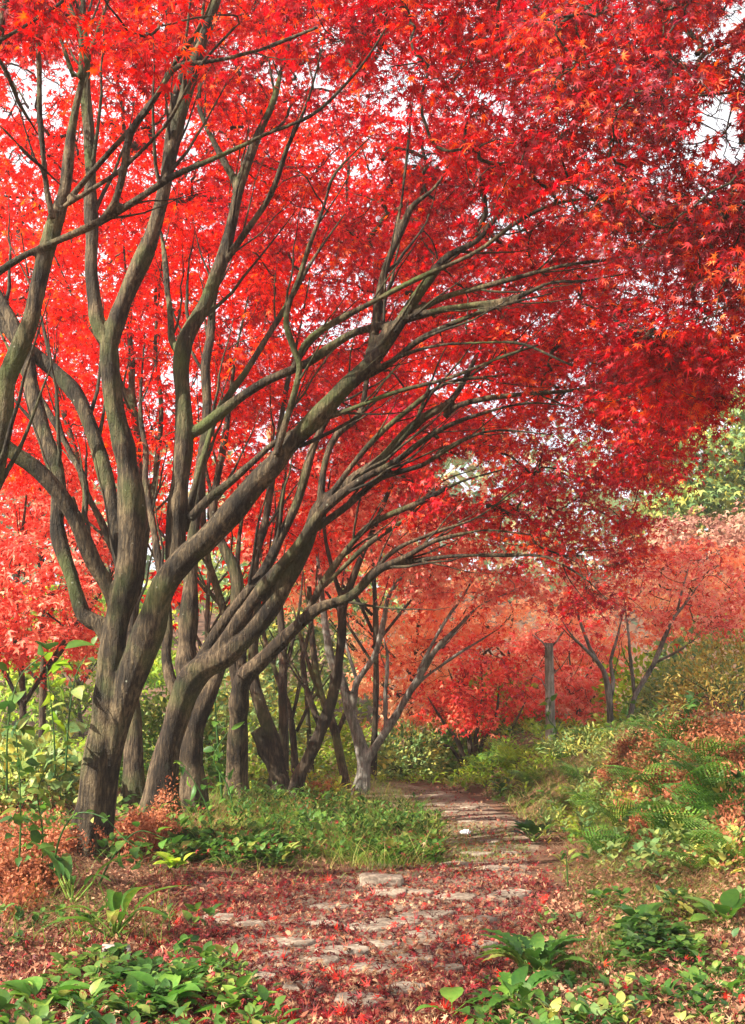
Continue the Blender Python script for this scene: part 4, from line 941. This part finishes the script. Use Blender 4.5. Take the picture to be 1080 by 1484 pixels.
# ------------------------------------------------------------------ paving stones
def slab(rng, rx, ry, h):
    k = int(rng.integers(6, 9)); a = np.sort((np.arange(k) + rng.uniform(-.3, .3, k)) / k * 2 * math.pi)
    r = rng.uniform(.72, 1.2, k); V = []
    rings = [(1.0, -.03), (1.0, h * .55), (.95, h * .9), (.86, h)]
    for s, z in rings: V += [(math.cos(t) * rx * q * s, math.sin(t) * ry * q * s, z + rng.normal() * .002) for t, q in zip(a, r)]
    V.append((0, 0, h * 1.02)); Q = []; T = []
    for g in range(3):
        for j in range(k): j2 = (j + 1) % k; Q.append((g * k + j, g * k + j2, (g + 1) * k + j2, (g + 1) * k + j))
    for j in range(k): T.append((3 * k + j, 3 * k + (j + 1) % k, 4 * k))
    return np.array(V), Q, T
for i, (x, y, w) in enumerate(STONES):
    rng = np.random.default_rng(400 + i); g = gbase(x, y); r = w * .5 * g[1] / F
    V, Q, T = slab(rng, r, r * rng.uniform(.6, .95), .022); bb = Buf(); bb.add(V, Q, T)
    o = bb.build('paving_stone', M['stone']); o.location = [float(v) for v in g + np.array([0, 0, .004])]; o.rotation_euler = (rng.normal() * .03, rng.normal() * .03, rng.uniform(-.4, .4))
    tag(o, 'irregular flat paving stone half buried among fallen leaves on the path' if y > 1270 else 'small worn paving stone in the grassy far stretch of the path', 'paving stone', 'paving stones of the path')
def block(name, x, y, sx, sy, sz, label, cat, mat, rz=0.):
    g = gbase(x, y); rng = np.random.default_rng(int(x)); V = []; e = .012
    for z, s in ((-.02, 1), (sz * .85, 1), (sz, .9)):
        for ax, ay in ((-1, -.8), (-.8, -1), (.8, -1), (1, -.8), (1, .8), (.8, 1), (-.8, 1), (-1, .8)):
            V.append((ax * sx / 2 * s + rng.normal() * .004, ay * sy / 2 * s + rng.normal() * .004, z + rng.normal() * .004))
    Q = [(g_ * 8 + j, g_ * 8 + (j + 1) % 8, (g_ + 1) * 8 + (j + 1) % 8, (g_ + 1) * 8 + j) for g_ in range(2) for j in range(8)]
    V.append((0, 0, sz)); T = [(16 + j, 16 + (j + 1) % 8, 24) for j in range(8)]
    bb = Buf(); bb.add(V, Q, T); o = bb.build(name, mat); o.location = [float(v) for v in g]; o.rotation_euler = (.05, .03, rz)
    return tag(o, label, cat)
block('stone_block', 168, 1396, .14, .1, .075, 'small pale squared stone block lying at the left of the path', 'stone', M['whitestone'], .2)
block('stone_slab', 553, 1286, .3, .16, .07, 'dark edged step stone lying across the path near the grass', 'stone', M['stone'], .05)
# white scrap on the path
g = gbase(675, 1211); bb = Buf(); rng = np.random.default_rng(5)
import bmesh
bm = bmesh.new(); bmesh.ops.create_icosphere(bm, subdivisions=3, radius=.05)
for v in bm.verts: v.co *= 1 + .5 * (mnoise.noise(v.co * 40)) ; v.co.z *= .55
me = bpy.data.meshes.new('paper_scrap'); bm.to_mesh(me); bm.free(); me.materials.append(M['litter'])
o = bpy.data.objects.new('paper_scrap', me); COL.objects.link(o); o.location = (float(g[0]), float(g[1]), float(g[2]) + .025)
tag(o, 'crumpled white scrap lying on the mossy far stretch of path', 'litter')

# ------------------------------------------------------------------ individual plants
def rosette(label, x, y, leaf_len, n, mat, seed, tpl=OVBIG, up=.9, grp=None, name='broadleaf_plant', cat='plant', lift=.02):
    rng = np.random.default_rng(seed); g = gbase(x, y); root = empty(name, g, label, cat, grp)
    az = rng.uniform(0, 2 * math.pi, n); el = up * rng.uniform(.15, 1.3, n)
    X = np.stack([np.cos(az), np.sin(az), el], -1); N = np.stack([-np.cos(az) * el, -np.sin(az) * el, np.ones(n)], -1) + rng.normal(size=(n, 3)) * .15
    s = leaf_len * rng.uniform(.6, 1.15, n); P = np.stack([np.cos(az) * .04, np.sin(az) * .04, rng.uniform(.01, .05, n)], -1) * (leaf_len / .2)
    P[:, 2] += lift
    b = Buf(); scatter(b, tpl[0], tpl[1], P + norm(X) * leaf_len * .25, X, N, s, np.clip(rng.normal(size=n) * .2 + .5, 0, 1)); b.build('leaves', M[mat], root, smooth=True)
    b = Buf(); st = np.stack([np.zeros((n, 3)) + P * .1, P * .6, P + norm(X) * leaf_len * .27], 1)
    tubes(b, st, np.full((n, 3), .004 * leaf_len / .2), 4); b.build('stems', M['grass'], root); return root

def stemmed(label, pts, D0, D1, leaf_len, mat, seed, grp=None, tpl=OVATE, name='leafy_stem', cat='plant', per=.07, w=3.5, k=2):
    """an arching stem traced in the photograph with leaves set along it"""
    rng = np.random.default_rng(seed); q = catmull(limb3([(a, c, w) for a, c in pts], D0, D1), .03); P = q[:, :3]
    base = P[0].copy(); root = empty(name, base, label, cat, grp)
    b = Buf(); R = np.linspace(1, .35, len(P)) * w * .5 * D0 / F
    trunk_tube(b, P - base, R, 6, 0, 1); b.build('stem', M['dkgreen'], root, smooth=True)
    L = np.r_[0, np.cumsum(np.linalg.norm(np.diff(P, axis=0), axis=1))]; m = max(3, int(L[-1] / per))
    s = np.linspace(.18, 1, m) * L[-1]; C = np.column_stack([np.interp(s, L, P[:, i]) for i in range(3)]); C = np.repeat(C, k, 0)
    T = norm(np.column_stack([np.interp(s, L, norm(np.gradient(P, axis=0))[:, i]) for i in range(3)])); T = np.repeat(T, k, 0); n = len(C)
    side = norm(np.cross(T, np.array([0, 0, 1.])) + 1e-3) * np.tile([1, -1], n)[:n, None]
    X = side * 1.0 + T * .3 + rng.normal(size=(n, 3)) * .6; X[:, 2] -= .2; N = np.array([0, 0, 1.]) + rng.normal(size=(n, 3)) * .5
    C = C + norm(X) * leaf_len * rng.uniform(.05, .6, (n, 1))
    b = Buf(); scatter(b, tpl[0], tpl[1], C - base, X, N, leaf_len * rng.uniform(.45, 1.2, n), np.clip(.5 + rng.normal(size=n) * .25, 0, 1)); b.build('leaves', M[mat], root, smooth=True)
    return root

def frond_mesh(name, length, mat, seed, pin=15, curve=.5, width=.34):
    rng = np.random.default_rng(seed); t = np.linspace(0, 1, 14)
    P = np.stack([t * length * (1 - .25 * curve * t), rng.normal() * .05 * t * t * length, length * (.75 * t - .75 * (curve + .3) * t * t)], -1)
    b = Buf(); tubes(b, P[None], np.linspace(.004, .001, 14)[None] * length / .5, 4, .3)
    u = np.linspace(.16, .99, pin); C = np.column_stack([np.interp(u, t, P[:, i]) for i in range(3)])
    TT = norm(np.column_stack([np.interp(u, t, np.gradient(P, axis=0)[:, i]) for i in range(3)]))
    wl = width * length * np.sin(math.pi * np.clip(u * .86 + .1, 0, 1)) ** .8
    for sgn in (1, -1):
        for j in range(pin):
            S = norm(np.cross(TT[j], [0, 0, 1.])) * sgn + TT[j] * .35; S = norm(S); nn = 6
            v = (np.arange(nn) + .6) / nn * wl[j]; c = C[j] + S * v[:, None] + np.array([0, 0, -1]) * (v[:, None] ** 2) * .8
            for s2 in (1, -1):
                Xd = np.broadcast_to(norm(TT[j] * s2 + S * .5), (nn, 3)); Nn = np.broadcast_to(np.cross(TT[j], S) * sgn, (nn, 3)) + rng.normal(size=(nn, 3)) * .15
                scatter(b, RHOMB[0] * np.array([1, 1.3, 1]), RHOMB[1], c, Xd, Nn, wl[j] / nn * 1.15 * (1 - .5 * v / wl[j]), np.clip(np.full(nn, .5) + rng.normal(size=nn) * .1 + rng.normal() * .1, 0, 1))
    o = b.build(name, mat); return o
def fern_proto(length, mat, nf, seed, up=(20, 60), label='x', name='fern'):
    rng = np.random.default_rng(seed); root = empty(name, (0, 0, 0), label, 'fern')
    base = [frond_mesh('frond', length, M[mat], seed * 7 + k, curve=.35 + .25 * k) for k in range(2)]
    for i in range(nf):
        o = base[i % 2] if i < 2 else base[i % 2].copy()
        if i >= 2: COL.objects.link(o)
        o.parent = root; o.rotation_euler = (rng.normal() * .2, -math.radians(rng.uniform(*up)) * .5, i / nf * 2 * math.pi + rng.normal() * .3); o.scale = [rng.uniform(.7, 1.15)] * 3
    return root
def place_fern(proto, used, x, y, rz, s, label, grp):
    o = proto if not used else copy_tree(proto)
    g = gbase(x, y) if y else x
    o.location = [float(g[0]), float(g[1]), float(g[2])]; o.rotation_euler = (0, 0, rz); o.scale = (s, s, s); o['label'] = label; o['group'] = grp
    return o
f_g = fern_proto(.62, 'green', 8, 3); GF = 'green ferns on the banks'
for i, (x, y, rz, s, l) in enumerate([
        (1050, 1200, .3, 1.0, 'tall green fern at the right edge of the bank'), (905, 1205, 1.2, .85, 'green fern spreading over the dry bracken on the bank'),
        (960, 1165, 2.2, .85, 'fern with narrow fronds higher on the right bank'), (1030, 1120, .9, .95, 'shaded fern at the top of the right bank'),
        (860, 1180, 4.0, .7, 'small fern at the foot of the right bank'), (865, 1085, .7, .8, 'pale green fern beside the vase shaped maple'),
        (815, 1105, 3, .8, 'fern in front of the pillar trunk'), (700, 1118, 2, .85, 'fern below the red maple shrub'), (655, 1122, 5, .8, 'fern at the inner bend of the path'),
        (1075, 1260, 3.3, .8, 'low fern near the right edge below the bank'), (985, 1090, 1.3, 1.0, 'fern on the bank crest left of the golden brown bush'), (930, 1150, .4, .8, 'fern arching out of the dead bracken on the bank'),
        (1045, 1165, 4.2, 1.1, 'large fern just above the tall one at the right edge'),
        (880, 1245, 2.6, .7, 'small fern where the bank meets the leaf litter'), (975, 1225, 5.2, .9, 'fern below the dead bracken at mid bank'), (1010, 1275, 1.8, .6, 'little fern at the bottom of the right bank'),
        (845, 1140, 3.4, .75, 'fern at the shaded corner of the bank by the path'), (770, 1140, .6, .7, 'fern above the far right edge of the path')]):
    place_fern(f_g, i > 0, x, y, rz, s, l, GF)
f_l = fern_proto(.7, 'lime', 8, 5); GL = 'sunlit lime ferns behind the trunks'
for i, (x, y, rz, s, l) in enumerate([
        (455, 1125, .3, 1.0, 'bright lime fern between the S curved stem and the grey maple'), (375, 1130, 1.3, 1.0, 'lime fern behind the straight trunk'),
        (90, 1120, 2.3, 1.1, 'lime fern left of the nearest trunk'), (30, 1110, .8, 1.0, 'lime fern at the far left behind the dark leaves'), (625, 1120, 4, .8, 'lime fern right of the grey maple'),
        (740, 1110, 4.4, .8, 'lime fern in the sunlit hollow right of the path')]):
    place_fern(f_l, i > 0, x, y, rz, s, l, GL)
def dead_fern(seed):
    rng = np.random.default_rng(seed); root = empty('fern', (0, 0, 0), 'x', 'fern')
    for f in range(3):
        b = Buf()
        for i in range(11):
            az = rng.uniform(0, 6.28); L = rng.uniform(.25, .6); t = np.linspace(0, 1, 22); el = rng.uniform(.5, 1.1)
            P = np.stack([np.cos(az + t * rng.normal()) * t * L * .55, np.sin(az + t * rng.normal()) * t * L * .55, L * (el * t * 1.1 - 1.1 * el * t ** 2.4)], -1)
            P += np.cumsum(rng.normal(size=P.shape) * .006, 0); P[:, 2] = np.abs(P[:, 2]) + .01
            tubes(b, P[None], np.linspace(.003, .001, 22)[None], 3, .7)
            m = 150; u = rng.uniform(.15, 1, m); C = np.column_stack([np.interp(u, t, P[:, k]) for k in range(3)]) + rng.normal(size=(m, 3)) * .022
            scatter(b, RHOMB[0] * [1, 1.4, 1], RHOMB[1], C, rng.normal(size=(m, 3)), rng.normal(size=(m, 3)), rng.uniform(.012, .034, m), np.clip(.5 + rng.normal(size=m) * .25, 0, 1))
        b.build('frond', M['drybracken'], root)
    return root
f_b = dead_fern(9); GB = 'dead brown ferns in the undergrowth'
for i, (x, y, rz, s, l) in enumerate([
        (208, 1225, .3, 1.0, 'rust brown dead fern heaped right beside the nearest trunk'), (222, 1215, 2.0, .9, 'curled dead fern behind the rust brown heap'),
        (192, 1235, 3.7, .75, 'low dead fern in front of the rust brown heap'), (60, 1250, 1.1, 1.0, 'dead fern under the leafy shrub at left'), (20, 1290, 4.1, 1.0, 'dead fern at the left edge of the frame'),
        (105, 1235, .2, .9, 'dead fern left of the nearest trunk foot'), (960, 1215, .2, .9, 'dead fern on the right bank below the green ones'), (900, 1130, 2, .9, 'dead fern at the crest of the right bank'),
        (1000, 1160, 3, 1.0, 'dead fern among the green ones on the right bank'), (930, 1100, 1, .9, 'sunlit dead fern on the crest of the bank'), (470, 1150, 1.4, .8, 'brown dead fern at the foot of the grey maple')]):
    place_fern(f_b, i > 0, x, y, rz, s, l, GB)

GP_ = 'broad leaved plants beside the path'
rosette('large dark green rosette plant with long drooping leaves right of the path', 775, 1425, .19, 26, 'herb', 1, up=1.2, grp=GP_)
rosette('smaller rosette just below the large dark green one', 745, 1470, .17, 10, 'green', 2, grp=GP_)
rosette('single round bright leaf plant at the bottom edge of the path', 655, 1480, .14, 4, 'green', 3, OVATE, .35, GP_)
rosette('green leafy clump at the bottom left corner', 60, 1475, .15, 16, 'green', 4, ovate(.7, 7, .2, .6), .7, GP_)
rosette('leafy green clump left of the path at the bottom of the frame', 235, 1470, .14, 16, 'green', 5, ovate(.62, 7, .2, .5), .7, GP_)
rosette('light green clump at the bottom between path and corner', 350, 1482, .13, 9, 'green', 6, ovate(.7, 7, .2, .5), .8, GP_)
rosette('long leaved plant with arching strap leaves under the nearest trunk', 165, 1362, .3, 11, 'grass', 7, ovate(.2, 8, .2, .8), 1.3, GP_)
rosette('dark strap leaved plant left of the nearest trunk foot', 105, 1310, .36, 8, 'dkgreen', 8, ovate(.16, 8, .2, .7), 1.9, GP_)
rosette('dark green herb clump where grass meets the path', 548, 1250, .15, 22, 'dkgreen', 9, OVATE, .9, GP_)
rosette('green herb clump at the edge of the grassy far path', 620, 1228, .14, 16, 'green', 10, OVATE, .9, GP_)
rosette('pale leaved clump behind the dead fern', 300, 1250, .15, 18, 'green', 12, OVATE, .8, GP_)
rosette('leaf clump near the straight trunk', 360, 1240, .15, 18, 'dkgreen', 13, OVATE, .8, GP_)
rosette('bright herb clump right of the dead fern', 255, 1262, .14, 16, 'lime', 14, OVATE, .7, GP_)
rosette('low green plant in the leaf litter at the right edge', 1050, 1345, .16, 10, 'green', 15, OVATE, .7, GP_)
rosette('low green plant among dead leaves right of the big rosette', 930, 1350, .14, 12, 'dkgreen', 16, OVATE, .7, GP_)
rosette('small green plant in the bottom right corner', 1045, 1455, .12, 8, 'green', 17, OVATE, .7, GP_)
rosette('blue green plant at the foot of the bank by the path', 775, 1222, .2, 12, 'dkgreen', 18, OVATE, .8, GP_)
GS = 'leafy stems in the undergrowth'
stemmed('arching vine with heart shaped leaves crossing in front of the nearest trunk', [(75, 1290), (85, 1220), (110, 1180), (150, 1185), (180, 1215), (210, 1240)], 7.6, 7.3, .10, 'herb', 21, GS, per=.1)
stemmed('vine with pale leaves reaching right past the nearest trunk', [(140, 1290), (165, 1240), (200, 1205), (240, 1215)], 7.8, 7.7, .11, 'green', 22, GS, per=.1)
stemmed('dark leafy sapling standing at the left edge', [(25, 1300), (30, 1200), (28, 1120), (22, 1050)], 7.6, 7.6, .12, 'herb', 23, GS, per=.07)
stemmed('leafy sapling with round leaves left of the nearest trunk', [(60, 1300), (62, 1210), (55, 1150), (70, 1105)], 7.9, 7.8, .12, 'green', 24, GS, per=.08)
stemmed('big leaved dark shoot rising at the left edge under the salmon maple', [(10, 1150), (12, 1050), (30, 980), (70, 945)], 8.4, 8.4, .24, 'dkgreen', 25, GS, per=.13)
stemmed('yellowing big leaved shoot behind the nearest trunk', [(95, 1120), (100, 1040), (110, 980), (125, 950)], 9.8, 9.8, .2, 'mixgreen', 26, GS, per=.14)
stemmed('grassy reed with narrow leaves left of the nearest trunk', [(80, 1120), (78, 1060), (72, 1000), (68, 965)], 8.8, 8.8, .2, 'lime', 27, GS, tpl=OVNARROW, per=.09, w=3)
stemmed('silvery leaved thin stem before the straight trunk', [(345, 1200), (330, 1140), (310, 1100), (330, 1060)], 11.5, 11.5, .13, 'green', 28, GS, tpl=OVNARROW, per=.13, w=3)
stemmed('long leaved stem right of the twin trunks', [(310, 1215), (300, 1170), (280, 1130), (262, 1110)], 10.6, 10.6, .16, 'green', 29, GS, tpl=OVNARROW, per=.1, w=3)
stemmed('leafy vine climbing beside the straight trunk', [(322, 1160), (316, 1080), (312, 1010), (318, 960)], 13, 13, .14, 'dkgreen', 30, GS, per=.08, w=4)
stemmed('pale leafy stem against the pillar trunk', [(800, 1100), (806, 1060), (795, 1040), (800, 1010)], 15.6, 15.6, .15, 'green', 31, GS, per=.1, w=3)
stemmed('blue green leafy stem by the vase shaped maple', [(900, 1065), (908, 1040), (912, 1015)], 15, 15, .16, 'dkgreen', 32, GS, per=.09, w=3)
stemmed('thin dark upright stalk with a few leaves at the right edge', [(1071, 1222), (1070, 1180), (1062, 1140), (1058, 1115)], 8.6, 8.6, .07, 'drybracken', 33, GS, per=.12, w=4)
stemmed('slim reddish stalk rising at the edge of the path', [(824, 1300), (822, 1262), (820, 1232)], 7.8, 7.8, .07, 'green', 34, GS, tpl=OVNARROW, per=.1, w=3)

def bush(label, x, D, w, h, n, mat, seed, ls=.09, grp='bushes behind the path', name='bush', tpl=OVATE):
    rng = np.random.default_rng(seed); g = base_D(x, D, 0); root = empty(name, g, label, 'bush', grp)
    u = rand_unit(n, rng); u[:, 2] = np.abs(u[:, 2]); rr = rng.uniform(.35, 1, n)[:, None] ** .5 * (1 + .35 * (vnoise(u[:, 0] * 3, u[:, 1] * 3 + u[:, 2] * 4, 1, seed) - .5))[:, None]
    P = u * rr * np.array([w, w, h]); P[:, 2] += .05
    b = Buf(); scatter(b, tpl[0], tpl[1], P, u + rng.normal(size=(n, 3)) * .6, u * .4 + np.array([0, 0, .8]) + rng.normal(size=(n, 3)) * .5, ls * rng.uniform(.6, 1.3, n), np.clip(.5 + rng.normal(size=n) * .22, 0, 1)); b.build('foliage', M[mat], root)
    k = 14; e = P[:k] ; st = np.stack([np.zeros((k, 3)), e * .5 + np.array([0, 0, .08]), e], 1); b = Buf(); tubes(b, st, np.tile([.012, .008, .003], (k, 1)), 5); b.build('stems', M['twig'], root)
bush('golden brown bush on the right bank at the frame edge', 1065, 13.5, .9, 1.0, 2600, 'gold', 1, .07, tpl=OVNARROW)
bush('green bush behind the vase shaped maple', 945, 21, 1.1, 1.5, 1500, 'lime', 2, .11)
bush('yellow green bush right of the vase shaped maple', 1000, 18.2, 1.0, 1.1, 1800, 'mixgreen', 3, .10)
bush('hazy green bush beside the hillside maple', 1040, 20, 1.6, 2.0, 2400, 'mixgreen', 4, .13)
bush('green bush at the bend of the path below the salmon leaves', 585, 20.5, .8, .9, 1500, 'mixgreen', 5, .09)
bush('dark green bush in the hollow by the bend', 640, 22, .7, .8, 1300, 'green', 6, .09)
bush('green bush behind the twin trunks', 250, 16, 1.0, 1.2, 1800, 'green', 7, .1)
bush('pale green bush between the dark trunks', 440, 23, 1.6, 1.6, 2000, 'lime', 8, .12)
bush('green bush behind the dark leaning trunk', 330, 21, 1.8, 2.0, 2400, 'mixgreen', 9, .13)
bush('yellow bush under the red shrub', 720, 24, 1.3, 1.2, 1600, 'lime', 11, .12)
bush('green shrub low at the far left', 30, 12.5, 1.0, .8, 1500, 'mixgreen', 12, .12)
bush('dry mauve bush on the crest of the bank', 850, 14.0, .6, .3, 900, 'mixgreen', 13, .07, tpl=OVNARROW)
bush('pinkish dry bush near the hillside maple', 1010, 15.5, .6, .5, 1000, 'drybracken', 14, .07, tpl=OVNARROW)
print('verts', sum(len(o.data.vertices) for o in bpy.data.objects if o.type == 'MESH'), 'polys', sum(len(o.data.polygons) for o in bpy.data.objects if o.type == 'MESH'))

# ------------------------------------------------------------------ haze
HB = [(-95, -12, -1.5), (95, 95, 26)]
V = np.array([(x, y, z) for x in (HB[0][0], HB[1][0]) for y in (HB[0][1], HB[1][1]) for z in (HB[0][2], HB[1][2])], float)
Qh = np.array([(0, 1, 3, 2), (4, 6, 7, 5), (0, 4, 5, 1), (2, 3, 7, 6), (0, 2, 6, 4), (1, 5, 7, 3)])
mh, nt, out = mat_new('air'); pv = nt.nodes.new('ShaderNodeVolumePrincipled'); pv.inputs['Color'].default_value = (1, .96, .9, 1)
pv.inputs['Density'].default_value = .0014; pv.inputs['Anisotropy'].default_value = .3; nt.links.new(pv.outputs[0], out.inputs['Volume'])
if HAZE: tag(build('haze', V, Qh, mh), 'thin pale haze in the air under the trees', 'haze', kind='stuff')
